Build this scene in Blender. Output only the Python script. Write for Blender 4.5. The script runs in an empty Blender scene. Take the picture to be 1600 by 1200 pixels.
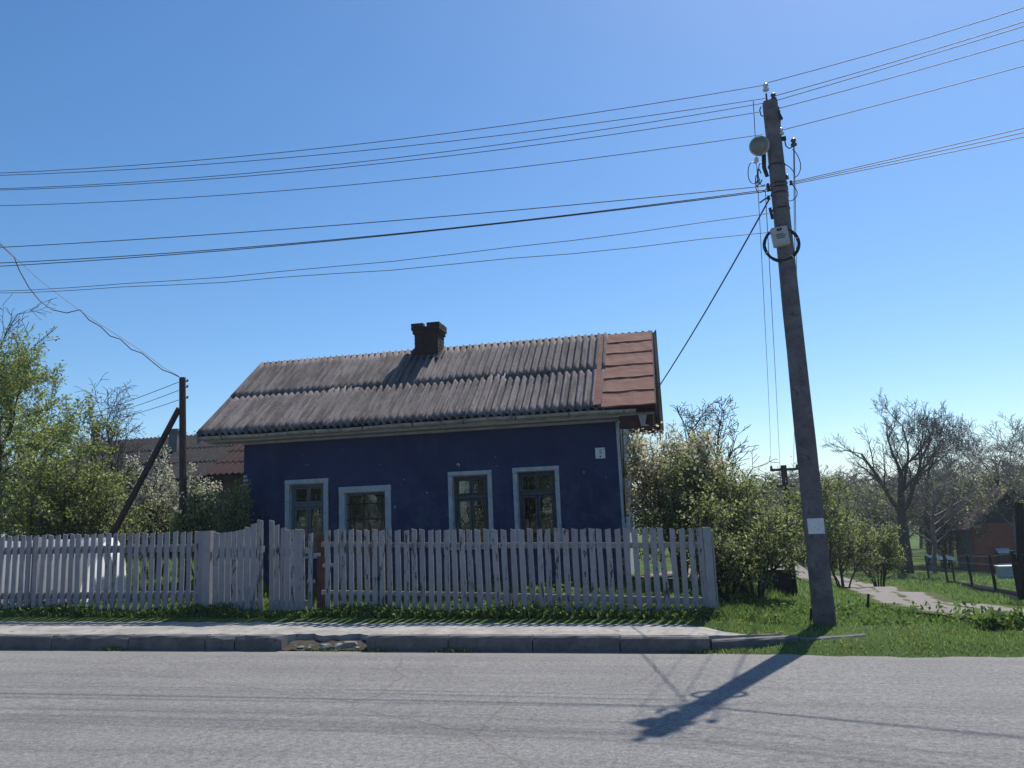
import bpy, math, random
import numpy as np
from mathutils import Vector, Matrix
R = math.radians
rng = np.random.default_rng(7)
random.seed(7)
sc = bpy.context.scene
col = sc.collection

# ------------------------------------------------------------------ camera
FPX, PITCH, YAW, ROLL = 1232.0, R(9.5), R(11.0), R(2.4)
CAM = np.array([0.0, 0.0, 1.6])
fw = np.array([-math.sin(YAW)*math.cos(PITCH), math.cos(YAW)*math.cos(PITCH), math.sin(PITCH)])
rt = np.array([math.cos(YAW), math.sin(YAW), 0.0]); up = np.cross(rt, fw)
rt, up = rt*math.cos(ROLL)-up*math.sin(ROLL), up*math.cos(ROLL)+rt*math.sin(ROLL)
cd = bpy.data.cameras.new('camera'); cam = bpy.data.objects.new('camera', cd); col.objects.link(cam)
cd.sensor_width = 36.0; cd.lens = 36.0*FPX/1600.0; cd.clip_end = 3000; cd.clip_start = 0.05
cam.matrix_world = Matrix(((rt[0], up[0], -fw[0], CAM[0]), (rt[1], up[1], -fw[1], CAM[1]), (rt[2], up[2], -fw[2], CAM[2]), (0, 0, 0, 1)))
sc.camera = cam
# ------------------------------------------------------------------ sky and sun
SUN = Vector((0.28, 0.655, 1.0)).normalized()
w = bpy.data.worlds.new('World'); sc.world = w; w.use_nodes = True
nt = w.node_tree; bg = nt.nodes['Background']
sky = nt.nodes.new('ShaderNodeTexSky'); sky.sky_type = 'NISHITA'; sky.sun_disc = False
sky.sun_elevation = math.asin(SUN.z); sky.sun_rotation = math.atan2(SUN.x, SUN.y)
sky.air_density = 1.0; sky.dust_density = 0.55; sky.ozone_density = 3.0; sky.altitude = 300
hs = nt.nodes.new('ShaderNodeHueSaturation'); hs.inputs['Saturation'].default_value = 1.17
tn_ = nt.nodes.new('ShaderNodeMix'); tn_.data_type = 'RGBA'; tn_.blend_type = 'MULTIPLY'; tn_.inputs[0].default_value = 1.0; tn_.inputs[7].default_value = (0.90, 0.97, 1.02, 1)
nt.links.new(sky.outputs[0], tn_.inputs[6]); nt.links.new(tn_.outputs[2], hs.inputs['Color']); nt.links.new(hs.outputs[0], bg.inputs[0]); bg.inputs[1].default_value = 0.14
sd = bpy.data.lights.new('sun', 'SUN'); sun = bpy.data.objects.new('sun', sd); col.objects.link(sun)
sd.energy = 5.0; sd.angle = R(0.53); sd.color = (1.0, 0.95, 0.87)
sun.location = (20, 40, 60); sun.rotation_euler = (-SUN).to_track_quat('-Z', 'Y').to_euler()
sc.view_settings.view_transform = 'Standard'; sc.view_settings.look = 'None'
sc.view_settings.gamma = 1.0; sc.view_settings.use_curve_mapping = False
sc.view_settings.exposure = 0.0
sc.cycles.use_denoising = True; sc.cycles.max_bounces = 6; sc.cycles.transparent_max_bounces = 12

# ------------------------------------------------------------------ pixel helpers
def ray(px, py): return fw*FPX + rt*(px-800) + up*(600-py)
def atY(px, py, Y): d = ray(px, py); return CAM + d*(Y/d[1])
def atZ(px, py, Z): d = ray(px, py); return CAM + d*((Z-CAM[2])/d[2])
def ss(a, b, x):
    t = np.clip((x-a)/(b-a), 0, 1); return t*t*(3-2*t)
def road_z(x): return 0.03-0.0125*np.clip(x, -25, 25)
def fence_z(x): return 0.20-0.0195*np.clip(x, -20, 6)
def G(x, y):
    """height of the ground"""
    x = np.asarray(x, float); y = np.asarray(y, float)
    r = road_z(x)
    left = r-0.03 + ss(9.85, 10.75, y)*(fence_z(x)-r+0.03) + 0.15*ss(11.5, 16, y)
    far = np.clip(y-11.5, 0, None)
    fall = 0.075*np.minimum(far, 30) + 0.012*np.clip(far-30, 0, 120)
    bumps = 0.04*np.sin(x*1.3+y*0.7)+0.03*np.sin(x*0.6-y*1.1+1)
    right = r-0.03 + ss(9.1, 9.6, y)*0.10 + ss(9.6, 10.6, y)*0.03 - fall + bumps*ss(10.5, 12.5, y)
    a = 0.3+np.clip(y-11.5, 0, 14)*0.17
    wgt = ss(a-0.2*ss(10.6, 10.0, y), a+2.2-1.3*ss(11.6, 10.4, y), x)
    z = left*(1-wgt)+right*wgt
    # the yard falls away too far behind the house
    return z - (1-wgt)*0.03*np.clip(y-32, 0, 60)
def on_ground(px, py):
    d = ray(px, py); d = d/np.linalg.norm(d); t = 2.0
    while t < 400:
        p = CAM+d*t
        if p[2] <= float(G(p[0], p[1])): break
        t += 0.05
    return CAM+d*t

# ------------------------------------------------------------------ materials
def new_mat(name):
    m = bpy.data.materials.new(name); m.use_nodes = True
    return m, m.node_tree, m.node_tree.nodes['Principled BSDF']
class NT:
    def __init__(s, t): s.t = t; s.n = t.nodes; s.l = t.links
    def node(s, typ, **kw):
        n = s.n.new(typ)
        for k, v in kw.items(): setattr(n, k, v)
        return n
    def coord(s, scale=(1, 1, 1), which='Object', rnd=False):
        tc = s.node('ShaderNodeTexCoord'); mp = s.node('ShaderNodeMapping')
        if which == 'World':
            g = s.node('ShaderNodeNewGeometry'); s.l.new(g.outputs['Position'], mp.inputs[0])
        else: s.l.new(tc.outputs[which], mp.inputs[0])
        mp.inputs['Scale'].default_value = scale
        if rnd:
            oi = s.node('ShaderNodeObjectInfo'); mu = s.node('ShaderNodeMath', operation='MULTIPLY'); mu.inputs[1].default_value = 57.0
            s.l.new(oi.outputs['Random'], mu.inputs[0]); cx = s.node('ShaderNodeCombineXYZ')
            for i in range(3): s.l.new(mu.outputs[0], cx.inputs[i])
            s.l.new(cx.outputs[0], mp.inputs['Location'])
        return mp.outputs[0]
    def noise(s, vec, scale=5, detail=6, rough=0.6, dist=0):
        n = s.node('ShaderNodeTexNoise'); s.l.new(vec, n.inputs['Vector'])
        n.inputs['Scale'].default_value = scale; n.inputs['Detail'].default_value = detail
        n.inputs['Roughness'].default_value = rough; n.inputs['Distortion'].default_value = dist
        return n.outputs['Fac']
    def vor(s, vec, scale=5, feature='F1'):
        n = s.node('ShaderNodeTexVoronoi', feature=feature); s.l.new(vec, n.inputs['Vector']); n.inputs['Scale'].default_value = scale
        return n.outputs['Distance']
    def ramp(s, fac, stops):
        r = s.node('ShaderNodeValToRGB'); s.l.new(fac, r.inputs[0]); e = r.color_ramp.elements
        while len(e) < len(stops): e.new(0.5)
        for i, (p, c) in enumerate(stops):
            e[i].position = p; c = (c, c, c) if not isinstance(c, tuple) else c; e[i].color = (*c[:3], 1)
        return r.outputs[0]
    def mix(s, fac, a, b, mode='MIX'):
        m = s.node('ShaderNodeMix', data_type='RGBA', blend_type=mode)
        for sock, v in ((m.inputs[0], fac), (m.inputs[6], a), (m.inputs[7], b)):
            if isinstance(v, tuple): sock.default_value = (*v[:3], 1)
            elif isinstance(v, (int, float)): sock.default_value = v
            else: s.l.new(v, sock)
        return m.outputs[2]
    def bump(s, h, b, strength=0.3, dist=0.02):
        n = s.node('ShaderNodeBump'); n.inputs['Strength'].default_value = strength; n.inputs['Distance'].default_value = dist
        s.l.new(h, n.inputs['Height']); s.l.new(n.outputs[0], b.inputs['Normal'])
def mat(name, c1, c2, scale=6, rough=0.85, bump=0.2, stretch=(1, 1, 1), c3=None, rnd=True, which='Object', spec=0.3, metallic=0.0, lo=0.35, hi=0.65, bdist=0.01, s2=None, t3=(0.56, 0.66)):
    m, t, b = new_mat(name); N = NT(t)
    v = N.coord(stretch, which, rnd and which == 'Object')
    n1 = N.noise(v, scale, 8, 0.65); c = N.ramp(n1, [(lo, c1), (hi, c2)])
    if c3:
        n2 = N.noise(v, s2 or scale*2.7, 6, 0.7, 0.4); c = N.mix(N.ramp(n2, [(t3[0], 0.0), (t3[1], 1.0)]), c, c3)
    t.links.new(c, b.inputs['Base Color']); b.inputs['Roughness'].default_value = rough
    b.inputs['Specular IOR Level'].default_value = spec; b.inputs['Metallic'].default_value = metallic
    if bump: N.bump(N.noise(v, scale*6, 6, 0.7), b, bump, bdist)
    return m
def leaf_mat(name, c1, c2, trans=0.45, c3=None):
    m, t, b = new_mat(name); N = NT(t)
    g = N.node('ShaderNodeNewGeometry'); stops = [(0.0, c1), (1.0, c2)] if not c3 else [(0.0, c1), (0.55, c2), (1.0, c3)]
    c = N.ramp(g.outputs['Random Per Island'], stops)
    t.links.new(c, b.inputs['Base Color']); b.inputs['Roughness'].default_value = 0.55; b.inputs['Specular IOR Level'].default_value = 0.25
    tr = N.node('ShaderNodeBsdfTranslucent'); t.links.new(N.mix(1.0, c, (1.25, 1.25, 0.95), 'MULTIPLY'), tr.inputs[0])
    mx = N.node('ShaderNodeMixShader'); mx.inputs[0].default_value = trans
    t.links.new(b.outputs[0], mx.inputs[1]); t.links.new(tr.outputs[0], mx.inputs[2])
    t.links.new(mx.outputs[0], t.nodes['Material Output'].inputs[0])
    return m
MT = {}
def build_materials():
    # asphalt: fine stone speckle, tyre streaks along the road, pale dust by the kerb
    m, t, b = new_mat('asphalt'); N = NT(t); v = N.coord((1, 1, 1), 'World')
    base = N.ramp(N.noise(v, 0.7, 6, 0.6), [(0.3, (0.205, 0.197, 0.188)), (0.7, (0.25, 0.241, 0.23))])
    vs = N.coord((0.12, 2.2, 1), 'World')
    base = N.mix(N.ramp(N.noise(vs, 1.6, 5, 0.6), [(0.45, 0.0), (0.7, 0.5)]), base, (0.135, 0.132, 0.130))
    sp = N.noise(v, 24, 5, 0.85); base = N.mix(1.0, base, N.ramp(sp, [(0.3, 0.24), (0.5, 0.5), (0.7, 0.76)]), 'OVERLAY')
    sp2 = N.noise(v, 75, 3, 0.8); base = N.mix(0.7, base, N.ramp(sp2, [(0.3, 0.2), (0.7, 0.8)]), 'OVERLAY')
    pit = N.vor(v, 5); base = N.mix(N.ramp(pit, [(0.03, 0.7), (0.07, 0.0)]), base, (0.04, 0.04, 0.04))
    cr = N.coord((1, 1, 1), 'World'); wv = N.node('ShaderNodeTexVoronoi', feature='DISTANCE_TO_EDGE'); wv.inputs['Scale'].default_value = 0.22
    nz = N.node('ShaderNodeTexNoise'); nz.inputs['Scale'].default_value = 1.2; nz.inputs['Detail'].default_value = 6; t.links.new(cr, nz.inputs['Vector'])
    ad = N.mix(0.35, cr, nz.outputs['Color'], 'ADD'); t.links.new(ad, wv.inputs['Vector'])
    base = N.mix(N.ramp(wv.outputs[0], [(0.0008, 0.35), (0.003, 0.0)]), base, (0.075, 0.045, 0.045))
    sep = N.node('ShaderNodeSeparateXYZ'); g = N.node('ShaderNodeNewGeometry'); t.links.new(g.outputs['Position'], sep.inputs[0])
    ma = N.node('ShaderNodeMath', operation='MULTIPLY_ADD'); t.links.new(N.noise(v, 2.2, 7, 0.7), ma.inputs[0]); ma.inputs[1].default_value = 0.9; t.links.new(sep.outputs[1], ma.inputs[2])
    mr = N.node('ShaderNodeMapRange'); t.links.new(ma.outputs[0], mr.inputs[0]); mr.inputs[1].default_value = 9.25; mr.inputs[2].default_value = 9.75
    base = N.mix(mr.outputs[0], base, N.ramp(N.noise(v, 25, 5, 0.7), [(0.3, (0.21, 0.19, 0.165)), (0.7, (0.31, 0.29, 0.26))]))
    t.links.new(base, b.inputs['Base Color']); b.inputs['Roughness'].default_value = 0.8; b.inputs['Specular IOR Level'].default_value = 0.25
    N.bump(N.noise(v, 55, 5, 0.85), b, 0.7, 0.012); MT['asphalt'] = m
    # ground: turf over soil
    m, t, b = new_mat('turf'); N = NT(t); v = N.coord((1, 1, 1), 'World')
    c = N.ramp(N.noise(v, 1.1, 8, 0.65), [(0.3, (0.07, 0.115, 0.03)), (0.55, (0.105, 0.165, 0.045)), (0.75, (0.15, 0.185, 0.07))])
    c = N.mix(N.ramp(N.noise(v, 14, 6, 0.75), [(0.35, 0.0), (0.75, 0.75)]), c, (0.07, 0.10, 0.032))
    c = N.mix(N.ramp(N.noise(v, 0.45, 5, 0.7), [(0.58, 0.0), (0.72, 0.6)]), c, (0.13, 0.11, 0.06))
    t.links.new(c, b.inputs['Base Color']); b.inputs['Roughness'].default_value = 0.95; b.inputs['Specular IOR Level'].default_value = 0.1
    N.bump(N.noise(v, 30, 6, 0.8), b, 0.8, 0.05); MT['turf'] = m
    # track: two pale gravel ruts with grass between
    m, t, b = new_mat('gravel_track'); N = NT(t); v = N.coord((1, 1, 1), 'World')
    at = N.node('ShaderNodeAttribute', attribute_name='across')
    ma = N.node('ShaderNodeMath', operation='MULTIPLY_ADD'); t.links.new(N.noise(v, 2.5, 6, 0.7), ma.inputs[0]); ma.inputs[1].default_value = 0.55; t.links.new(at.outputs['Fac'], ma.inputs[2])
    gr = N.ramp(N.noise(v, 30, 6, 0.75), [(0.3, (0.21, 0.185, 0.165)), (0.7, (0.36, 0.325, 0.29))])
    tf = N.ramp(N.noise(v, 20, 6, 0.75), [(0.3, (0.05, 0.08, 0.02)), (0.7, (0.13, 0.14, 0.05))])
    msk = N.ramp(ma.outputs[0], [(0.28, 1.0), (0.36, 0.0), (0.92, 0.0), (1.0, 1.0)])
    t.links.new(N.mix(msk, gr, tf), b.inputs['Base Color']); b.inputs['Roughness'].default_value = 0.95; b.inputs['Specular IOR Level'].default_value = 0.1
    N.bump(N.noise(v, 40, 6, 0.8), b, 0.6, 0.03); MT['track'] = m
    MT['pavement'] = mat('dusty_pavement', (0.27, 0.25, 0.225), (0.42, 0.395, 0.36), 2.5, 0.95, 0.5, which='World', c3=(0.15, 0.135, 0.11), s2=9)
    MT['kerb'] = mat('kerb_concrete', (0.10, 0.095, 0.095), (0.18, 0.172, 0.17), 5, 0.9, 0.5, c3=(0.085, 0.08, 0.08), s2=14)
    MT['rubble'] = mat('broken_concrete', (0.17, 0.16, 0.145), (0.33, 0.31, 0.28), 9, 0.95, 0.9)
    MT['soil'] = mat('soil', (0.035, 0.028, 0.022), (0.085, 0.068, 0.052), 8, 0.95, 0.8, which='World')
    # facade
    m, t, b = new_mat('navy_plaster'); N = NT(t); v = N.coord((1, 1, 1), 'World'); vs = N.coord((2.5, 2.5, 0.35), 'World')
    c = N.ramp(N.noise(v, 1.3, 8, 0.7), [(0.3, (0.019, 0.027, 0.078)), (0.7, (0.028, 0.041, 0.108))])
    c = N.mix(N.ramp(N.noise(vs, 2.0, 8, 0.7), [(0.52, 0.0), (0.72, 0.55)]), c, (0.048, 0.062, 0.115))
    sep = N.node('ShaderNodeSeparateXYZ'); g = N.node('ShaderNodeNewGeometry'); t.links.new(g.outputs['Position'], sep.inputs[0])
    mr = N.node('ShaderNodeMapRange'); t.links.new(sep.outputs[2], mr.inputs[0]); mr.inputs[1].default_value = 2.7; mr.inputs[2].default_value = 1.1; mr.inputs[3].default_value = 0.0; mr.inputs[4].default_value = 0.9
    worn = N.mix(1.0, mr.outputs[0], N.ramp(N.noise(v, 2.6, 8, 0.75), [(0.45, 0.0), (0.68, 1.0)]), 'MULTIPLY')
    c = N.mix(worn, c, (0.08, 0.105, 0.15))
    fl = N.noise(v, 7, 3, 0.5); c = N.mix(N.ramp(fl, [(0.735, 0.0), (0.75, 1.0)]), c, (0.30, 0.31, 0.34))
    c = N.mix(N.ramp(N.noise(v, 16, 4, 0.6), [(0.70, 0.0), (0.74, 0.8)]), c, (0.10, 0.12, 0.17))
    t.links.new(c, b.inputs['Base Color']); b.inputs['Roughness'].default_value = 0.8; b.inputs['Specular IOR Level'].default_value = 0.25
    N.bump(N.noise(v, 22, 7, 0.7), b, 0.5, 0.01); MT['navy'] = m
    MT['greyplaster'] = mat('grey_plaster', (0.30, 0.32, 0.34), (0.46, 0.48, 0.50), 3, 0.9, 0.3, which='World', c3=(0.20, 0.21, 0.23))
    MT['whiteplaster'] = mat('white_plaster_band', (0.34, 0.35, 0.38), (0.46, 0.47, 0.50), 7, 0.85, 0.3, which='World', c3=(0.24, 0.26, 0.30), s2=12)
    # painted wood, two states of flaking
    for nm, thr, cc in (('picket_paint', 0.635, (0.075, 0.06, 0.055)), ('flaky_paint', 0.562, (0.05, 0.04, 0.036))):
        m, t, b = new_mat(nm); N = NT(t); v = N.coord((9, 9, 1.6), 'Object', True); v2 = N.coord((1, 1, 1), 'Object', True)
        oi = N.node('ShaderNodeObjectInfo')
        p = N.ramp(oi.outputs['Random'], [(0.0, (0.25, 0.245, 0.26)), (0.5, (0.33, 0.32, 0.335)), (1.0, (0.29, 0.275, 0.28))])
        p = N.mix(N.ramp(N.noise(v2, 7, 6, 0.7), [(0.4, 0.0), (0.7, 0.5)]), p, (0.19, 0.185, 0.19))
        d = N.noise(v, 3.2, 7, 0.72, 0.3); k = N.ramp(d, [(thr, 0.0), (thr+0.02, 1.0)])
        t.links.new(N.mix(k, p, cc), b.inputs['Base Color']); b.inputs['Roughness'].default_value = 0.7; b.inputs['Specular IOR Level'].default_value = 0.3
        N.bump(d, b, 0.35, 0.004); MT[nm] = m
    # asbestos sheets
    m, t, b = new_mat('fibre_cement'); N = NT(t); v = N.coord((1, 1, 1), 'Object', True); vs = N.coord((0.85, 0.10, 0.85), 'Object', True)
    oi = N.node('ShaderNodeObjectInfo')
    c = N.ramp(N.noise(v, 2.2, 8, 0.7), [(0.3, (0.175, 0.152, 0.15)), (0.7, (0.275, 0.240, 0.235))])
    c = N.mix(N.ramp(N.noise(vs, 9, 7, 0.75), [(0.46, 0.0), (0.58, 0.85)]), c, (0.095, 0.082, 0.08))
    c = N.mix(N.ramp(N.noise(v, 13, 5, 0.7), [(0.62, 0.0), (0.66, 0.9)]), c, (0.035, 0.03, 0.028))
    c = N.mix(N.ramp(N.noise(v, 28, 4, 0.7), [(0.60, 0.0), (0.68, 0.6)]), c, (0.36, 0.33, 0.31))
    c = N.mix(1.0, c, N.ramp(oi.outputs['Random'], [(0, 0.85), (1, 1.08)]), 'MULTIPLY')
    t.links.new(c, b.inputs['Base Color']); b.inputs['Roughness'].default_value = 0.92; b.inputs['Specular IOR Level'].default_value = 0.2
    N.bump(N.noise(v, 45, 5, 0.75), b, 0.6, 0.008); MT['sheet'] = m
    MT['darksheet'] = mat('dark_old_roofing', (0.02, 0.018, 0.02), (0.048, 0.042, 0.044), 5, 0.9, 0.6, c3=(0.075, 0.065, 0.062), s2=16)
    MT['redtile'] = mat('old_red_roofing', (0.03, 0.014, 0.013), (0.065, 0.028, 0.023), 6, 0.9, 0.6, c3=(0.045, 0.035, 0.033))
    MT['rust'] = mat('rusted_sheet_metal', (0.20, 0.085, 0.062), (0.285, 0.145, 0.11), 3, 0.8, 0.3, stretch=(0.6, 2.5, 2.5), c3=(0.42, 0.32, 0.27), s2=5.5, t3=(0.655, 0.70), spec=0.15)
    MT['darkwood'] = mat('dark_weathered_wood', (0.028, 0.022, 0.022), (0.065, 0.050, 0.046), 5, 0.85, 0.5, stretch=(6, 6, 1))
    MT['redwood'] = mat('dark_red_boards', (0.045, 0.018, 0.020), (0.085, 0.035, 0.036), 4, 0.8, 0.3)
    MT['gutter'] = mat('old_painted_metal', (0.24, 0.24, 0.23), (0.40, 0.39, 0.37), 5, 0.6, 0.15, c3=(0.13, 0.10, 0.08), s2=9)
    MT['palewood'] = mat('pale_painted_board', (0.30, 0.30, 0.31), (0.42, 0.42, 0.43), 6, 0.75, 0.2, c3=(0.28, 0.27, 0.26))
    MT['soot_brick'] = mat('sooty_brick', (0.028, 0.018, 0.018), (0.05, 0.03, 0.028), 8, 0.95, 0.7, c3=(0.025, 0.02, 0.02))
    MT['brick'] = mat('bare_red_brick', (0.27, 0.105, 0.065), (0.42, 0.19, 0.125), 12, 0.95, 0.6, c3=(0.5, 0.42, 0.36))
    MT['shedbrick'] = mat('orange_brick_wall', (0.22, 0.062, 0.032), (0.30, 0.095, 0.05), 6, 0.95, 0.3)
    MT['frame_green'] = mat('green_brown_window_paint', (0.035, 0.044, 0.048), (0.070, 0.080, 0.080), 8, 0.6, 0.2, c3=(0.10, 0.095, 0.085))
    MT['frame_grey'] = mat('grey_window_paint', (0.085, 0.10, 0.12), (0.14, 0.155, 0.17), 8, 0.6, 0.2)
    MT['iron'] = mat('dark_iron', (0.018, 0.018, 0.022), (0.045, 0.04, 0.042), 10, 0.5, 0.1, metallic=0.3)
    MT['curtain'] = mat('old_net_curtain', (0.20, 0.185, 0.165), (0.34, 0.31, 0.275), 6, 0.95, 0.2)
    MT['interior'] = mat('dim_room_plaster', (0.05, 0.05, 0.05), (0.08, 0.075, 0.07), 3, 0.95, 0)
    MT['concrete'] = mat('pole_concrete', (0.095, 0.085, 0.092), (0.175, 0.16, 0.165), 5, 0.9, 0.6, c3=(0.075, 0.068, 0.072), s2=11)
    MT['white'] = mat('white_paint', (0.60, 0.60, 0.62), (0.74, 0.74, 0.76), 9, 0.6, 0.1, c3=(0.42, 0.42, 0.43))
    MT['grey_plastic'] = mat('grey_plastic', (0.36, 0.34, 0.34), (0.46, 0.44, 0.43), 5, 0.5, 0)
    MT['lens'] = mat('yellowed_lamp_lens', (0.14, 0.125, 0.105), (0.19, 0.175, 0.14), 6, 0.3, 0, spec=0.5)
    MT['porcelain'] = mat('porcelain', (0.45, 0.45, 0.47), (0.6, 0.6, 0.6), 6, 0.25, 0, spec=0.5)
    MT['brownporcelain'] = mat('brown_porcelain', (0.05, 0.035, 0.03), (0.09, 0.06, 0.05), 6, 0.3, 0, spec=0.5)
    MT['cable'] = mat('black_cable', (0.012, 0.012, 0.014), (0.03, 0.03, 0.034), 20, 0.5, 0)
    MT['wire'] = mat('weathered_wire', (0.035, 0.04, 0.05), (0.07, 0.075, 0.085), 20, 0.6, 0)
    MT['bark'] = mat('bark', (0.040, 0.032, 0.028), (0.095, 0.078, 0.068), 5, 0.95, 0.8, stretch=(3, 3, 0.8))
    MT['hazetwig'] = mat('haze_tinted_twig', (0.13, 0.115, 0.115), (0.22, 0.195, 0.19), 6, 0.95, 0.2)  # twigs of far trees: distance haze painted in as a paler colour
    MT['redpaint'] = mat('dull_red_paint', (0.10, 0.018, 0.022), (0.17, 0.035, 0.038), 8, 0.6, 0.2)
    MT['brownpaint'] = mat('brown_gatepost_wood', (0.065, 0.030, 0.026), (0.12, 0.06, 0.05), 7, 0.8, 0.3)
    MT['ochre'] = mat('brown_barn_plaster', (0.085, 0.055, 0.035), (0.15, 0.10, 0.065), 3, 0.95, 0.4)
    MT['bluegrey'] = mat('blue_grey_painted_box', (0.20, 0.27, 0.28), (0.30, 0.38, 0.38), 5, 0.7, 0.1)
    MT['shedgrey'] = mat('grey_shed_plaster', (0.11, 0.115, 0.12), (0.17, 0.17, 0.175), 3, 0.95, 0.3)
    MT['shedroof'] = mat('brown_shed_roofing', (0.085, 0.050, 0.048), (0.145, 0.09, 0.085), 5, 0.9, 0.4)
    MT['black'] = mat('black_print', (0.01, 0.01, 0.012), (0.016, 0.016, 0.018), 5, 0.6, 0)
    MT['leaf_spring'] = leaf_mat('spring_leaves', (0.15, 0.19, 0.06), (0.23, 0.28, 0.09), 0.58, (0.34, 0.37, 0.18))
    MT['leaf_dark'] = leaf_mat('green_leaves', (0.135, 0.17, 0.07), (0.215, 0.25, 0.11), 0.6, (0.37, 0.39, 0.23))
    MT['leaf_pale'] = leaf_mat('yellow_green_leaves', (0.19, 0.23, 0.075), (0.26, 0.30, 0.11), 0.55, (0.34, 0.37, 0.17))
    MT['blossom'] = leaf_mat('white_blossom', (0.62, 0.60, 0.55), (0.80, 0.78, 0.74), 0.35)
    MT['blossom_dull'] = leaf_mat('faded_blossom', (0.52, 0.47, 0.42), (0.74, 0.69, 0.63), 0.5)
    MT['grass'] = leaf_mat('grass_blades', (0.10, 0.165, 0.05), (0.155, 0.24, 0.075), 0.52, (0.25, 0.32, 0.14))
    MT['weed'] = leaf_mat('weed_leaves', (0.065, 0.12, 0.03), (0.11, 0.175, 0.045), 0.5, (0.18, 0.25, 0.09))
    MT['dandelion'] = leaf_mat('yellow_flowers', (0.55, 0.42, 0.02), (0.7, 0.55, 0.04), 0.2)
    # glass
    m, t, b = new_mat('window_glass'); N = NT(t)
    b.inputs['Base Color'].default_value = (0.9, 0.95, 0.95, 1); b.inputs['Roughness'].default_value = 0.02
    tp = N.node('ShaderNodeBsdfTransparent'); tp.inputs[0].default_value = (0.62, 0.68, 0.66, 1)
    gl = N.node('ShaderNodeBsdfGlossy'); gl.inputs['Roughness'].default_value = 0.015; gl.inputs[0].default_value = (0.9, 0.95, 1, 1)
    fr = N.node('ShaderNodeFresnel'); fr.inputs[0].default_value = 1.52
    ma = N.node('ShaderNodeMath', operation='MULTIPLY_ADD'); ma.inputs[1].default_value = 1.25; ma.inputs[2].default_value = 0.015; t.links.new(fr.outputs[0], ma.inputs[0])
    mx = N.node('ShaderNodeMixShader'); t.links.new(ma.outputs[0], mx.inputs[0]); t.links.new(tp.outputs[0], mx.inputs[1]); t.links.new(gl.outputs[0], mx.inputs[2])
    gv = N.coord((1, 1, 1), 'World'); bn = N.node('ShaderNodeBump'); bn.inputs['Strength'].default_value = 0.12; bn.inputs['Distance'].default_value = 0.02
    t.links.new(N.noise(gv, 4, 2, 0.5), bn.inputs['Height']); t.links.new(bn.outputs[0], gl.inputs['Normal'])
    t.links.new(mx.outputs[0], t.nodes['Material Output'].inputs[0]); MT['glass'] = m
    # polythene
    m, t, b = new_mat('polythene'); N = NT(t)
    b.inputs['Base Color'].default_value = (0.75, 0.76, 0.78, 1); b.inputs['Roughness'].default_value = 0.4
    tr = N.node('ShaderNodeBsdfTranslucent'); tr.inputs[0].default_value = (0.85, 0.86, 0.88, 1)
    mx = N.node('ShaderNodeMixShader'); mx.inputs[0].default_value = 0.65
    t.links.new(b.outputs[0], mx.inputs[1]); t.links.new(tr.outputs[0], mx.inputs[2]); t.links.new(mx.outputs[0], t.nodes['Material Output'].inputs[0]); MT['film'] = m
build_materials()

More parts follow.
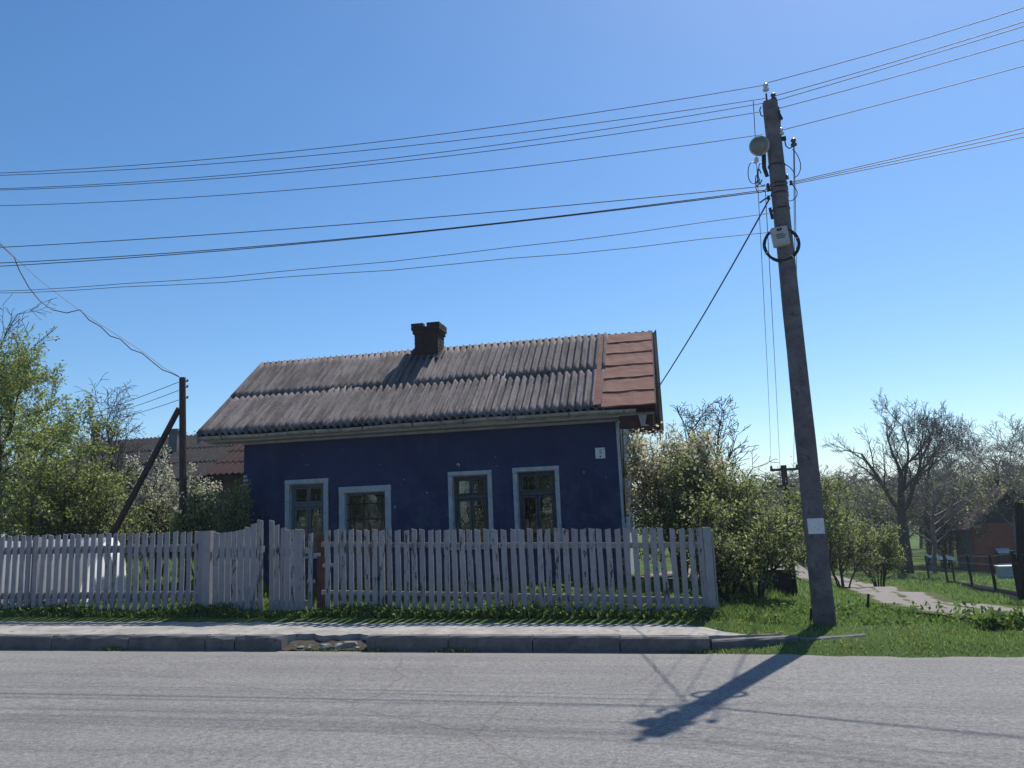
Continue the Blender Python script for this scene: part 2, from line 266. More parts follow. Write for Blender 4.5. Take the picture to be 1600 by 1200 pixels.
# ------------------------------------------------------------------ mesh helpers
class MB:
    def __init__(s): s.v = []; s.f = []
    def add(s, vs, fs):
        o = len(s.v); s.v.extend([tuple(map(float, p)) for p in vs]); s.f.extend([tuple(i+o for i in f) for f in fs]); return s
    def box(s, x0, x1, y0, y1, z0, z1, j=0.0):
        P = [(x, y, z) for z in (z0, z1) for x, y in ((x0, y0), (x1, y0), (x1, y1), (x0, y1))]
        if j: P = [tuple(c+random.uniform(-j, j) for c in p) for p in P]
        return s.add(P, [(3, 2, 1, 0), (4, 5, 6, 7), (0, 1, 5, 4), (1, 2, 6, 5), (2, 3, 7, 6), (3, 0, 4, 7)])
    def obox(s, c, ax, ay, az, hx, hy, hz):
        c, ax, ay, az = (np.asarray(q, float) for q in (c, ax, ay, az))
        P = [c+ax*sx*hx+ay*sy*hy+az*sz*hz for sz in (-1, 1) for sx, sy in ((-1, -1), (1, -1), (1, 1), (-1, 1))]
        return s.add(P, [(3, 2, 1, 0), (4, 5, 6, 7), (0, 1, 5, 4), (1, 2, 6, 5), (2, 3, 7, 6), (3, 0, 4, 7)])
    def beam(s, p, q, wd, th, side=(0, 1, 0)):
        p, q = np.asarray(p, float), np.asarray(q, float); z = q-p; L = np.linalg.norm(z); z /= L
        y = np.asarray(side, float); y = y-z*(y@z); y /= np.linalg.norm(y); x = np.cross(y, z)
        return s.obox((p+q)/2, x, y, z, wd/2, th/2, L/2)
    def tube(s, pts, rad, n=6, cap=True):
        pts = [np.asarray(p, float) for p in pts]; k = len(pts)
        if not hasattr(rad, '__len__'): rad = [rad]*k
        o = len(s.v); ref = None
        for i in range(k):
            d = pts[min(i+1, k-1)]-pts[max(i-1, 0)]; d = d/(np.linalg.norm(d)+1e-9)
            if ref is None:
                ref = np.array([0, 0, 1.0]) if abs(d[2]) < 0.8 else np.array([1.0, 0, 0])
            a = ref-d*(ref@d); a /= (np.linalg.norm(a)+1e-9); b = np.cross(d, a); ref = a
            for j in range(n):
                t = 2*math.pi*j/n; q = pts[i]+(a*math.cos(t)+b*math.sin(t))*rad[i]; s.v.append((q[0], q[1], q[2]))
        for i in range(k-1):
            for j in range(n):
                j2 = (j+1) % n; s.f.append((o+i*n+j, o+i*n+j2, o+(i+1)*n+j2, o+(i+1)*n+j))
        if cap: s.f.append(tuple(o+j for j in reversed(range(n)))); s.f.append(tuple(o+(k-1)*n+j for j in range(n)))
        return s
    def lathe(s, base, axis, prof, n=12):
        """prof: (distance along axis, radius)"""
        base = np.asarray(base, float); ax = np.asarray(axis, float); ax /= np.linalg.norm(ax)
        return s.tube([base+ax*h for h, r in prof], [max(r, 1e-4) for h, r in prof], n)
    def prism(s, poly, d, off):
        """polygon (3D points) pushed along vector d by off"""
        d = np.asarray(d, float)*off; n = len(poly); P = [np.asarray(p, float) for p in poly]
        P = P+[p+d for p in P]
        return s.add(P, [tuple(reversed(range(n))), tuple(range(n, 2*n))]+[(i, (i+1) % n, n+(i+1) % n, n+i) for i in range(n)])
WORLD = {}
def finish(o, parent=None, loc=None):
    col.objects.link(o)
    if parent is not None:
        o.parent = parent; o.matrix_parent_inverse = WORLD.get(parent.name, Matrix()).inverted()
    return o
def mesh_of(name, mb, m, smooth=False, mats=None, mi=None):
    me = bpy.data.meshes.new(name); me.from_pydata(mb.v, [], mb.f)
    for q in (mats or [m]): me.materials.append(MT[q])
    if mi is not None: me.polygons.foreach_set('material_index', mi)
    if smooth: me.polygons.foreach_set('use_smooth', [True]*len(me.polygons))
    me.update(); return me
def obj(name, mb, m, parent=None, smooth=False, bevel=0.0, **kw):
    o = bpy.data.objects.new(name, mesh_of(name, mb, m, smooth, **kw))
    if bevel:
        b = o.modifiers.new('bevel', 'BEVEL'); b.width = bevel; b.segments = 1; b.limit_method = 'ANGLE'
    return finish(o, parent)
def inst(name, me, loc, rot=(0, 0, 0), scale=(1, 1, 1), parent=None):
    o = bpy.data.objects.new(name, me); o.location = [float(c) for c in loc]; o.rotation_euler = rot; o.scale = scale
    finish(o, parent); WORLD[o.name] = Matrix.LocRotScale(o.location, o.rotation_euler, o.scale)
    if parent is None: pass
    return o
def thing(name, loc, label, cat, group=None, kind=None):
    o = bpy.data.objects.new(name, None); o.location = [float(c) for c in loc]; o.empty_display_size = 0.2; col.objects.link(o)
    WORLD[o.name] = Matrix.Translation(o.location); return tag(o, label, cat, group, kind)
def tag(o, label=None, cat=None, group=None, kind=None):
    if label: o['label'] = label
    if cat: o['category'] = cat
    if group: o['group'] = group
    if kind: o['kind'] = kind
    return o
def np_mesh(name, verts, quads, mats, mi=None, n=4):
    """verts (N,3), faces (M,n)"""
    me = bpy.data.meshes.new(name); V = np.asarray(verts, np.float32); F = np.asarray(quads, np.int32)
    me.vertices.add(len(V)); me.vertices.foreach_set('co', V.ravel())
    me.loops.add(F.size); me.loops.foreach_set('vertex_index', F.ravel())
    me.polygons.add(len(F)); me.polygons.foreach_set('loop_start', np.arange(0, F.size, n, dtype=np.int32))
    for q in mats: me.materials.append(MT[q])
    if mi is not None: me.polygons.foreach_set('material_index', np.asarray(mi, np.int32))
    me.update(calc_edges=True); me.validate(); return me

# ------------------------------------------------------------------ ground, road, pavement, track
def ground():
    xs = np.unique(np.concatenate([np.linspace(-900, -60, 15), np.linspace(-60, -14, 24), np.arange(-14, 16, 0.3), np.linspace(16, 60, 30), np.linspace(60, 900, 15)]))
    ys = np.unique(np.concatenate([np.linspace(-600, -12, 8), np.arange(-12, 9, 3), np.arange(9, 16, 0.15), np.arange(16, 46, 0.6), np.linspace(46, 120, 20), np.linspace(120, 1500, 14)]))
    X, Y = np.meshgrid(xs, ys); Z = G(X, Y)
    V = np.stack([X, Y, Z], -1).reshape(-1, 3); nx, ny = len(xs), len(ys)
    i = np.arange(nx-1)[None, :]+np.arange(ny-1)[:, None]*nx
    F = np.stack([i, i+1, i+nx+1, i+nx], -1).reshape(-1, 4)
    o = bpy.data.objects.new('ground', np_mesh('ground', V, F, ['turf'])); o.data.polygons.foreach_set('use_smooth', [True]*len(F)); col.objects.link(o); tag(o, kind='structure')
    # road sheet with an uneven far edge
    xs = np.unique(np.concatenate([np.arange(-90, -14, 4.0), np.arange(-14, 14, 0.12), np.arange(14, 90, 4.0)]))
    edge = np.where(xs < 0.75, 9.33, 9.16+0.05*np.sin(xs*2.1)+0.03*np.sin(xs*7.3)+0.02*np.sin(xs*19)-0.02*np.clip(xs-1, 0, 8))
    V = []; cols = 6
    for x, e in zip(xs, edge):
        for k in range(cols): V.append((x, -9+(e+9)*k/(cols-1), road_z(x)))
    F = [(a*cols+k, (a+1)*cols+k, (a+1)*cols+k+1, a*cols+k+1) for a in range(len(xs)-1) for k in range(cols-1)]
    o = bpy.data.objects.new('road', np_mesh('road', V, F, ['asphalt'])); col.objects.link(o); tag(o, kind='structure')
ground()
KERB_Y = 9.3
def pavement():
    mb = MB(); r = random.Random(3)
    xs = list(np.arange(-30, -13, 1.0))+list(np.arange(-13, 1.15, 0.1)); rows = 8
    hx0, hx1 = atY(440, 1010, KERB_Y)[0], atY(572, 1010, KERB_Y)[0]
    for x in xs:
        h = ss(hx0-0.15, hx0+0.1, x)*(1-ss(hx1-0.2, hx1+0.1, x))
        e0 = KERB_Y+0.13+h*(0.24+0.06*math.sin(x*9)+0.05*math.sin(x*23))+r.uniform(-0.01, 0.01)
        bend = max(0, x-0.3); e0 += 0.35*bend
        e1 = 10.78+0.07*math.sin(x*1.9)+0.04*math.sin(x*6.1)+0.1*max(0, x-0.2)
        if x > -0.3: t = min(1, (x+0.3)/1.35); e1 = max(e0+0.04, e1+(e0+0.04-e1)*t*t*(3-2*t))
        z0 = road_z(x)+0.165-h*0.03-0.02*max(0, x); z1 = fence_z(x)-0.035-0.02*max(0, x)
        mb.v.append((x, e0+0.01, road_z(x)-0.06))
        for k in range(rows):
            t = k/(rows-1); mb.v.append((x, e0+(e1-e0)*t, z0+(z1-z0)*t+r.uniform(-0.006, 0.006)))
    n = rows+1
    for a in range(len(xs)-1):
        for k in range(n-1): mb.f.append((a*n+k, (a+1)*n+k, (a+1)*n+k+1, a*n+k+1))
    tag(obj('pavement', mb, 'pavement'), kind='structure')
    # kerb stones, each on its own
    kerb = thing('kerb', (-5, KERB_Y, road_z(-5)), None, None, kind='structure')
    def stone(xa, xb, ya=KERB_Y, yb=KERB_Y, drop=0.0, rough=0.006, wd=0.15):
        mb = MB(); nseg = max(3, int((xb-xa)/0.12)); o = []
        for i in range(nseg+1):
            t = i/nseg; x = xa+(xb-xa)*t; y = ya+(yb-ya)*t; z = road_z(x)+0.175-drop; b = 0.018
            q = lambda s=1: r.uniform(-rough, rough)*s
            chip = r.uniform(0, 0.03) if (rough > 0.008 and r.random() < 0.6) else 0
            mb.v += [(x, y+q(.5), road_z(x)-0.12), (x, y+q(.5), z-b-chip), (x, y+b+chip*0.8+q(), z+q(.6)), (x, y+wd, z+q(.6)), (x, y+wd, road_z(x)-0.12)]
        for i in range(nseg):
            for k in range(4): mb.f.append((i*5+k, (i+1)*5+k, (i+1)*5+k+1, i*5+k+1))
        mb.f += [(4, 3, 2, 1, 0), tuple(nseg*5+k for k in range(5))]
        obj('kerb_stone', mb, 'kerb', kerb)
    J = [atY(p, 1008, KERB_Y)[0] for p in (80, 200, 320, 366, 441)]
    x = J[0]
    left = []
    while x > -16: left.append((x-1.03, x)); x -= 1.03
    for a, b in left: stone(a+0.006, b-0.006)
    stone(J[0]+.006, J[1]-.006, rough=0.012); stone(J[1]+.006, J[2]-.006); stone(J[2]+.006, J[3]-.006, rough=0.014); stone(J[3]+.008, J[4]-.006, rough=0.014, drop=0.005)
    K = [atY(p, 1008, KERB_Y)[0] for p in (572, 700, 832, 969, 1110)]
    for a, b in zip(K, K[1:]): stone(a+.007, b-.007, drop=r.uniform(0, .012), ya=KERB_Y+r.uniform(-.008, .008), yb=KERB_Y+r.uniform(-.008, .008))
    stone(K[-1]+.02, K[-1]+0.98, KERB_Y+.01, KERB_Y+0.30, 0.05); stone(K[-1]+1.0, K[-1]+1.75, KERB_Y+.31, KERB_Y+0.62, 0.085, 0.01)
    # broken concrete where a stone is missing
    def lump(c, s, seed):
        q = random.Random(seed); mb = MB(); import itertools
        V = []
        for lat in range(4):
            for k in range(6):
                a = 2*math.pi*(k+0.5*lat)/6; el = -0.9+lat*0.6
                rr = q.uniform(0.65, 1.1); V.append((c[0]+s[0]*math.cos(a)*math.cos(el)*rr, c[1]+s[1]*math.sin(a)*math.cos(el)*rr, c[2]+s[2]*math.sin(el)*rr))
        F = [(l*6+k, l*6+(k+1) % 6, (l+1)*6+(k+1) % 6, (l+1)*6+k) for l in range(3) for k in range(6)]+[tuple(range(5, -1, -1)), tuple(range(18, 24))]
        return MB().add(V, F)
    for i in range(17):
        xx = hx0+0.1+(hx1-hx0-0.15)*(i+0.5)/17+r.uniform(-.05, .05); sz = r.uniform(0.03, 0.085)*(1.25 if 6 < i < 14 else .8)
        obj('rubble_chunk', lump((xx, KERB_Y+r.uniform(0.02, 0.17), road_z(xx)+0.025), (sz*1.3, sz, sz*0.75), i), 'rubble', kerb)
    mb = MB(); nx = 14
    for i in range(nx+1):
        xx = hx0+(hx1-hx0)*i/nx
        for k in range(4): mb.v.append((xx, KERB_Y-0.02+0.12*k, road_z(xx)+0.004+0.02*k+r.uniform(0, .02)))
    for i in range(nx):
        for k in range(3): mb.f.append((i*4+k, i*4+4+k, i*4+5+k, i*4+1+k))
    tag(obj('bare_soil', mb, 'soil'), kind='structure')
pavement()
TRK = [on_ground(*p) for p in ((1700, 974), (1640, 968), (1560, 960), (1480, 952), (1420, 942), (1370, 925), (1320, 908), (1280, 896), (1250, 885))]
d_ = TRK[0]-TRK[1]; d_[2] = 0; d_ /= np.linalg.norm(d_)
TRK = [TRK[0]+d_*k for k in (6, 4, 2)]+TRK
e_ = TRK[-1]-TRK[-2]; e_ /= np.linalg.norm(e_)
TRK += [TRK[-1]+e_*k+np.array([-0.02*k*k, 0, 0]) for k in (3, 6, 10)]
TRK = np.array(TRK)[:, :2]
def resample(P, step):
    seg = np.linalg.norm(np.diff(P, axis=0), axis=1); s = np.r_[0, np.cumsum(seg)]; t = np.arange(0, s[-1], step)
    return np.stack([np.interp(t, s, P[:, 0]), np.interp(t, s, P[:, 1])], 1)
TRK = resample(TRK, 0.25)
for _ in range(12): TRK[1:-1] = (TRK[:-2]+TRK[1:-1]*2+TRK[2:])/4
TW = 0.82
def track():
    V = []; A = []; m = 9
    T = np.gradient(TRK, axis=0); T /= np.linalg.norm(T, axis=1)[:, None]; Nn = np.stack([-T[:, 1], T[:, 0]], 1)
    for i, (p, n) in enumerate(zip(TRK, Nn)):
        wv = TW*(1+0.06*math.sin(i*0.31)+0.05*math.sin(i*0.83))
        for k in range(m):
            u = (k/(m-1)*2-1); q = p+n*u*wv; rut = -0.03*math.exp(-((abs(u)-0.55)/0.25)**2)
            V.append((q[0], q[1], float(G(q[0], q[1]))+0.035+rut*0.5)); A.append(abs(u))
    F = [(i*m+k, i*m+k+1, (i+1)*m+k+1, (i+1)*m+k) for i in range(len(TRK)-1) for k in range(m-1)]
    me = np_mesh('track', V, F, ['track']); at = me.attributes.new('across', 'FLOAT', 'POINT'); at.data.foreach_set('value', np.array(A, np.float32))
    o = bpy.data.objects.new('track', me); col.objects.link(o); tag(o, kind='structure')
track()
def track_dist(x, y):
    P = TRK[::2]; d = np.full(len(x), 1e9)
    for p in P: d = np.minimum(d, (x-p[0])**2+(y-p[1])**2)
    return np.sqrt(d)

# ------------------------------------------------------------------ the house
HX0, HX1, HY0, HY1 = -8.36, -0.88, 14.5, 18.5
HZ0, HZ1 = 0.15, 3.42
RX0, RX1, RY, RZ = -9.06, -0.17, 16.5, 5.27
EY, EZ = 13.98, 3.42
SL = np.array([0, EY-RY, EZ-RZ]); SLEN = float(np.linalg.norm(SL)); SL /= SLEN       # down the front slope
PIT = math.atan2(RZ-EZ, RY-EY)
house = thing('village_house', ((HX0+HX1)/2, 16.5, 0.3), 'small old house with peeling navy walls and grey corrugated roof behind the picket fence', 'house')
def wall_openings(x0, x1, z0, z1, ya, yb, ops):
    mb = MB(); xs = sorted({x0, x1, *[o[0] for o in ops], *[o[1] for o in ops]}); zs = sorted({z0, z1, *[o[2] for o in ops], *[o[3] for o in ops]})
    for i in range(len(xs)-1):
        for k in range(len(zs)-1):
            cx, cz = (xs[i]+xs[i+1])/2, (zs[k]+zs[k+1])/2
            if any(o[0] < cx < o[1] and o[2] < cz < o[3] for o in ops): continue
            for y, rev in ((ya, False), (yb, True)):
                q = [(xs[i], y, zs[k]), (xs[i+1], y, zs[k]), (xs[i+1], y, zs[k+1]), (xs[i], y, zs[k+1])]
                mb.add(q[::-1] if rev else q, [(0, 1, 2, 3)])
    for a, b, c, d in list(ops)+[(x0, x1, z0, z1)]:
        mb.add([(a, ya, c), (b, ya, c), (b, ya, d), (a, ya, d), (a, yb, c), (b, yb, c), (b, yb, d), (a, yb, d)], [(0, 4, 5, 1), (1, 5, 6, 2), (2, 6, 7, 3), (3, 7, 4, 0)])
    return mb
def wx(px, py): p = atY(px, py, HY0); return p[0], p[2]
W1 = (wx(446, 750)[0], wx(513, 748)[0], 0.95, 2.48); W2 = (wx(530, 761)[0], wx(611, 758)[0], 0.45, 2.29)
W3 = (wx(700, 738)[0], wx(768, 734)[0], 1.02, 2.47); W4 = (wx(801, 731)[0], wx(873, 728)[0], 1.02, 2.485)
BW = {id(W1): 0.09, id(W2): 0.115, id(W3): 0.08, id(W4): 0.075}
OPS = [(o[0]+BW[id(o)], o[1]-BW[id(o)], o[2]+0.06, o[3]-BW[id(o)]) for o in (W1, W2, W3, W4)]
fw_ = obj('front_wall', wall_openings(HX0, HX1-0.02, HZ0-0.2, HZ1, HY0, HY0+0.34, OPS), 'navy', house); tag(fw_, 'dark navy plaster front wall with worn pale patches')
# side and back walls with gables
def gable(xa, xb, m):
    prof = [(HY0+0.001 if m == 'greyplaster' else HY0+0.34, HZ0-0.2), (HY1, HZ0-0.2), (HY1, HZ1-0.06), (RY, RZ-0.16), (HY0+0.001 if m == 'greyplaster' else HY0+0.34, HZ1-0.06)]
    return obj('gable_wall', MB().prism([(xa, y, z) for y, z in prof], (1, 0, 0), xb-xa), m, house)
tag(gable(HX1-0.018, HX1+0.30-0.30+0.012, 'greyplaster'), 'pale grey plastered gable wall')
gable(HX0, HX0+0.3, 'navy')
obj('back_wall', MB().box(HX0+0.31, HX1-0.03, HY1-0.3, HY1-0.005, HZ0-0.2, HZ1-0.1), 'navy', house)
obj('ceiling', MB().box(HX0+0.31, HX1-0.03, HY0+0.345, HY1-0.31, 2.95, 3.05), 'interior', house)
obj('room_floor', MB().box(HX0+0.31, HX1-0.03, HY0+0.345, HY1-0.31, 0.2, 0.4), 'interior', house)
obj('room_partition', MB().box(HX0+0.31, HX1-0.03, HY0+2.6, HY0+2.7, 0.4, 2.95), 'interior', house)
def surround(o, win, top=None, tl=None):
    b = BW[id(o)]; mb = MB(); y0, y1 = HY0-0.028, HY0+0.02; L = tl or b; T = top or b
    a0, a1, z0, z1 = o[0], o[1], o[2], o[3]
    mb.box(a0, a0+L+0.003, y0, y1, z0, z1-T, 0.003); mb.box(a1-b-0.003, a1, y0+0.001, y1, z0, z1-T, 0.003); mb.box(a0-0.004, a1+0.004, y0-0.003, y1, z1-T, z1, 0.004)
    obj('surround', mb, 'whiteplaster', win, bevel=0.006)
    obj('reveal', MB().box(a0+b-0.001, a0+b+0.012, HY0+0.021, HY0+0.105, z0+0.06, z1-b).box(a1-b-0.012, a1-b+0.001, HY0+0.021, HY0+0.105, z0+0.06, z1-b).box(a0+b+0.013, a1-b-0.013, HY0+0.021, HY0+0.105, z1-b-0.012, z1-b+0.001), 'whiteplaster', win)
    if o is not W2: obj('sill', MB().box(a0-0.03, a1+0.03, HY0-0.07, HY0+0.1, z0, z0+0.055), 'whiteplaster', win, bevel=0.008)
def frame_rect(mb, x0, x1, z0, z1, wd, y0, y1):
    mb.box(x0, x0+wd, y0, y1, z0, z1).box(x1-wd, x1, y0, y1, z0, z1).box(x0+wd, x1-wd, y0, y1, z1-wd, z1).box(x0+wd, x1-wd, y0, y1, z0, z0+wd)
def pane(win, x0, x1, z0, z1, y):
    obj('pane', MB().box(x0, x1, y, y+0.004, z0, z1), 'glass', win)
def curtain(win, x0, x1, z0, z1, y, amp=0.015, ragged=0.0):
    mb = MB(); n = 26
    for i in range(n+1):
        x = x0+(x1-x0)*i/n; yy = y+amp*math.sin(i*1.7)+amp*0.5*math.sin(i*3.1+1); zz = z0+ragged*(0.5+0.5*math.sin(i*1.3))
        mb.v += [(x, yy, zz), (x, yy, z1), (x, yy+0.003, z1), (x, yy+0.003, zz)]
    for i in range(n):
        for k in range(4): mb.f.append((i*4+k, (i+1)*4+k, (i+1)*4+(k+1) % 4, i*4+(k+1) % 4))
    obj('curtain', mb, 'curtain', win)
def casement_window(o, tz, fmat, lab, muntins=True):
    b = BW[id(o)]; x0, x1, z0, z1 = o[0]+b+0.013, o[1]-b-0.013, o[2]+0.062, o[3]-b-0.013; yf = HY0+0.075; xm = (x0+x1)/2
    mb = MB(); frame_rect(mb, x0, x1, z0, z1, 0.045, yf, yf+0.07)
    mb.box(x0+0.045, x1-0.045, yf-0.008, yf+0.06, tz-0.035, tz+0.035)
    win = obj('window', mb, fmat, house, bevel=0.004); tag(win, lab)
    surround(o, win)
    # upper light: two small sashes
    for a, c in ((x0+0.05, xm-0.004), (xm+0.004, x1-0.05)):
        mb = MB(); frame_rect(mb, a, c, tz+0.04, z1-0.05, 0.032, yf+0.012, yf+0.05); obj('sash', mb, fmat, win)
        pane(win, a+0.03, c-0.03, tz+0.07, z1-0.08, yf+0.03)
        if muntins:
            m2 = MB(); mx = a+(c-a)*0.42; mz = (tz+z1)/2; m2.box(mx-0.006, mx+0.006, yf+0.05, yf+0.062, tz+0.07, z1-0.08); m2.box(a+0.03, mx-0.007, yf+0.05, yf+0.062, mz-0.006, mz+0.006); m2.box(mx+0.007, c-0.03, yf+0.05, yf+0.062, mz-0.006, mz+0.006)
            obj('muntin', m2, 'palewood', win)
        mb = MB(); frame_rect(mb, a, c, z0+0.05, tz-0.04, 0.042, yf+0.012, yf+0.05); obj('casement', mb, fmat, win, bevel=0.004)
        pane(win, a+0.04, c-0.04, z0+0.09, tz-0.08, yf+0.03)
    return win, (x0, x1, z0, z1, yf, xm)
wn, q = casement_window(W3, 1.99, 'frame_green', 'green brown window with muntined fanlight'); curtain(wn, q[0]+0.03, q[1]-0.03, 2.02, q[3]-0.03, q[4]+0.13, 0.012, 0.03)
wn, q = casement_window(W4, 2.0, 'frame_green', 'green brown window beside the house number'); curtain(wn, q[0]+0.03, q[5]+0.02, 2.12, q[3]-0.03, q[4]+0.13, 0.012, 0.06)
wn, q = casement_window(W1, 1.98, 'frame_grey', 'grey framed window with bunched curtain', False); curtain(wn, q[0]+0.04, q[5]-0.04, 1.0, 1.93, q[4]+0.12, 0.02); curtain(wn, q[5]+0.1, q[1]-0.03, 1.45, 1.93, q[4]+0.12, 0.02, 0.1)
# barred door light
b = BW[id(W2)]; x0, x1, z0, z1 = W2[0]+b+0.013, W2[1]-b-0.013, W2[2]+0.062, W2[3]-b-0.013; yf = HY0+0.085
mb = MB(); frame_rect(mb, x0, x1, z0, z1, 0.04, yf, yf+0.06); mb.box(x0+0.04, x1-0.04, yf, yf+0.05, 0.5, 1.0)
door = obj('door', mb, 'frame_grey', house); tag(door, 'glazed door behind dark iron bars'); surround(W2, door)
pane(door, x0+0.04, x1-0.04, 1.0, z1-0.04, yf+0.03)
xm = (x0+x1)/2-0.02
obj('door_stile', MB().box(xm-0.035, xm+0.035, yf+0.036, yf+0.06, 1.0, z1-0.041), 'palewood', door)
for zb in (1.35, 1.65, 1.95): obj('iron_bar', MB().tube([(x0-0.005, yf-0.03, zb), (x1+0.005, yf-0.03, zb+0.006)], 0.011, 6), 'iron', door)
for xb in (x0+0.12, xm-0.05, xm+0.055, x1-0.12): obj('iron_bar', MB().tube([(xb, yf-0.016, z0), (xb, yf-0.016, z1)], 0.007, 6), 'iron', door)
curtain(door, x0+0.05, xm-0.1, 1.0, z1-0.1, yf+0.16, 0.02); curtain(door, xm+0.1, x1-0.05, 1.0, z1-0.06, yf+0.2, 0.02)

# roof: a boarded deck carrying separate sheets
RN = np.array([0, -math.sin(PIT), math.cos(PIT)])
mb = MB()
for sgn in (1, -1):
    pr = [(RY, RZ-0.05), (RY-sgn*(RY-EY-0.1), EZ-0.05+0.1*math.tan(PIT)), (RY-sgn*(RY-EY-0.1), EZ-0.10+0.1*math.tan(PIT)), (RY, RZ-0.10)]
    mb.prism([(RX0+0.03, y, z) for y, z in pr], (1, 0, 0), RX1-RX0-0.06)
roof = obj('roof', mb, 'redwood', house); tag(roof, 'grey corrugated roof patched with rusted sheet at the gable end')
NW, WL = 7, 0.1475; SX0, SX1 = RX0, -1.13
ncol = 8; cw = (SX1-SX0)/ncol; WL = cw/NW; LEN = SLEN/2+0.10
def sheet_mesh(seed):
    q = random.Random(seed); mb = MB(); per = 8; nu = NW*per+4; nv = 6; top = []; amp = 0.043
    ph = [q.uniform(-0.012, 0.012) for _ in range(NW+2)]
    for k in range(nv+1):
        for i in range(nu+1):
            u = i/per*WL; v = LEN*k/nv
            if k == nv: v += ph[int(i/per)]+q.uniform(-0.006, 0.006)+ (0 if q.random() > 0.02 else -0.04)
            z = amp*math.cos(2*math.pi*i/per)+q.uniform(-0.0015, 0.0015)+0.006*math.sin(u*3+seed)*k/nv
            mb.v.append((u, -v, z))
    n = nu+1; m = len(mb.v)
    for k in range(nv):
        for i in range(nu): mb.f.append((k*n+i, (k+1)*n+i, (k+1)*n+i+1, k*n+i+1))
    mb.v += [(x, y, z-0.007) for x, y, z in mb.v]
    for k in range(nv):
        for i in range(nu): mb.f.append((m+k*n+i, m+k*n+i+1, m+(k+1)*n+i+1, m+(k+1)*n+i))
    for i in range(nu): mb.f.append((nv*n+i, m+nv*n+i, m+nv*n+i+1, nv*n+i+1)); mb.f.append((i, i+1, m+i+1, m+i))
    for k in range(nv): mb.f.append((k*n, m+k*n, m+(k+1)*n, (k+1)*n)); mb.f.append((k*n+nu, (k+1)*n+nu, m+(k+1)*n+nu, m+k*n+nu))
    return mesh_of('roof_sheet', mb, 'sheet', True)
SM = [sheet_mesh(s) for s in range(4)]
q = random.Random(11)
for side in (1, -1):
    for row in range(2):
        for c in range(ncol+(1 if side < 0 else 0)):
            dv = 0.0 if row == 0 else SLEN-LEN+0.05; lift = 0.07 if row == 0 else 0.042
            tilt = R(0.55) if row == 0 else R(0.2)
            p = np.array([SX0+c*cw, RY, RZ])+SL*dv*np.array([1, side, 1])+RN*np.array([1, side, 1])*(lift+0.008*(c % 2))
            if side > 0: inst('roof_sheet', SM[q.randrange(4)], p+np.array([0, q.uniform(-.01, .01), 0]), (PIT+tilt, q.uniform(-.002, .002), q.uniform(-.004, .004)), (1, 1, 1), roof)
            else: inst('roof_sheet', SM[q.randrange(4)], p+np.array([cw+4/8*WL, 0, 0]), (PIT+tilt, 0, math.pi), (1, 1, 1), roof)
# ridge capping
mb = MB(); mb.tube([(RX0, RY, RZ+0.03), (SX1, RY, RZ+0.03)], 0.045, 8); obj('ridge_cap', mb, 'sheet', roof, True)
# rusted metal strips over the right overhang
def slope_pt(x, v, n=0.0): return np.array([x, RY, RZ])+SL*v+RN*n
tops = [0.0, 0.42, 0.95, 1.5, 2.05, 2.6, SLEN+0.02]
for a, c in zip(tops, tops[1:]):
    mb = MB(); nx = 8
    for i in range(nx+1):
        x = SX1-0.02+(RX1-SX1+0.02)*i/nx
        for v, n in ((a-0.02, 0.045), ((a+c)/2, 0.052), (c-0.02, 0.062), (c+0.02, 0.066), (c+0.02, 0.040)):
            p = slope_pt(x, v+0.012*math.sin(i*1.3+a*5), n+q.uniform(-.005, .005)); mb.v.append(tuple(p))
    for i in range(nx):
        for k in range(4): mb.f.append((i*5+k, i*5+k+1, i*5+6+k, i*5+5+k))
    obj('metal_strip', mb, 'rust', roof)
mb = MB(); mb.add([slope_pt(SX1-0.13, -0.02, 0.075), slope_pt(SX1+0.01, -0.02, 0.085), slope_pt(SX1+0.01, SLEN-0.02, 0.085), slope_pt(SX1-0.13, SLEN-0.02, 0.075),
        slope_pt(SX1-0.13, -0.02, 0.07), slope_pt(SX1+0.01, -0.02, 0.05), slope_pt(SX1+0.01, SLEN-0.02, 0.05), slope_pt(SX1-0.13, SLEN-0.02, 0.07)], [(3, 2, 1, 0), (4, 5, 6, 7), (0, 1, 5, 4), (1, 2, 6, 5), (2, 3, 7, 6), (3, 0, 4, 7)])
obj('seam_flashing', mb, 'rust', roof)
# back of the overhang, barge boards, soffit boards
mb = MB(); mb.add([(SX1, RY, RZ+0.05), (RX1, RY, RZ+0.05), (RX1, 2*RY-EY, EZ+0.04), (SX1, 2*RY-EY, EZ+0.04)], [(0, 1, 2, 3)]); obj('metal_strip', mb, 'rust', roof)
for sx, xx in ((1, RX1-0.01), (-1, RX0+0.02)):
    for sd_ in (1, -1):
        P = [(xx, RY, RZ+0.06), (xx, RY-sd_*(RY-EY+0.06), EZ+0.02), (xx, RY-sd_*(RY-EY+0.06), EZ-0.20), (xx, RY, RZ-0.14)]
        obj('barge_board', MB().prism(P, (1, 0, 0), 0.03 if sx > 0 else -0.025), 'darkwood' if sx > 0 else 'gutter', roof)
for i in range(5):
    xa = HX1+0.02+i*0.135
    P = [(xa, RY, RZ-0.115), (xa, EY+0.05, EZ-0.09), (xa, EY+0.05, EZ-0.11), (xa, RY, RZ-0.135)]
    obj('soffit_board', MB().prism(P, (1, 0, 0), 0.128), 'redwood', roof)
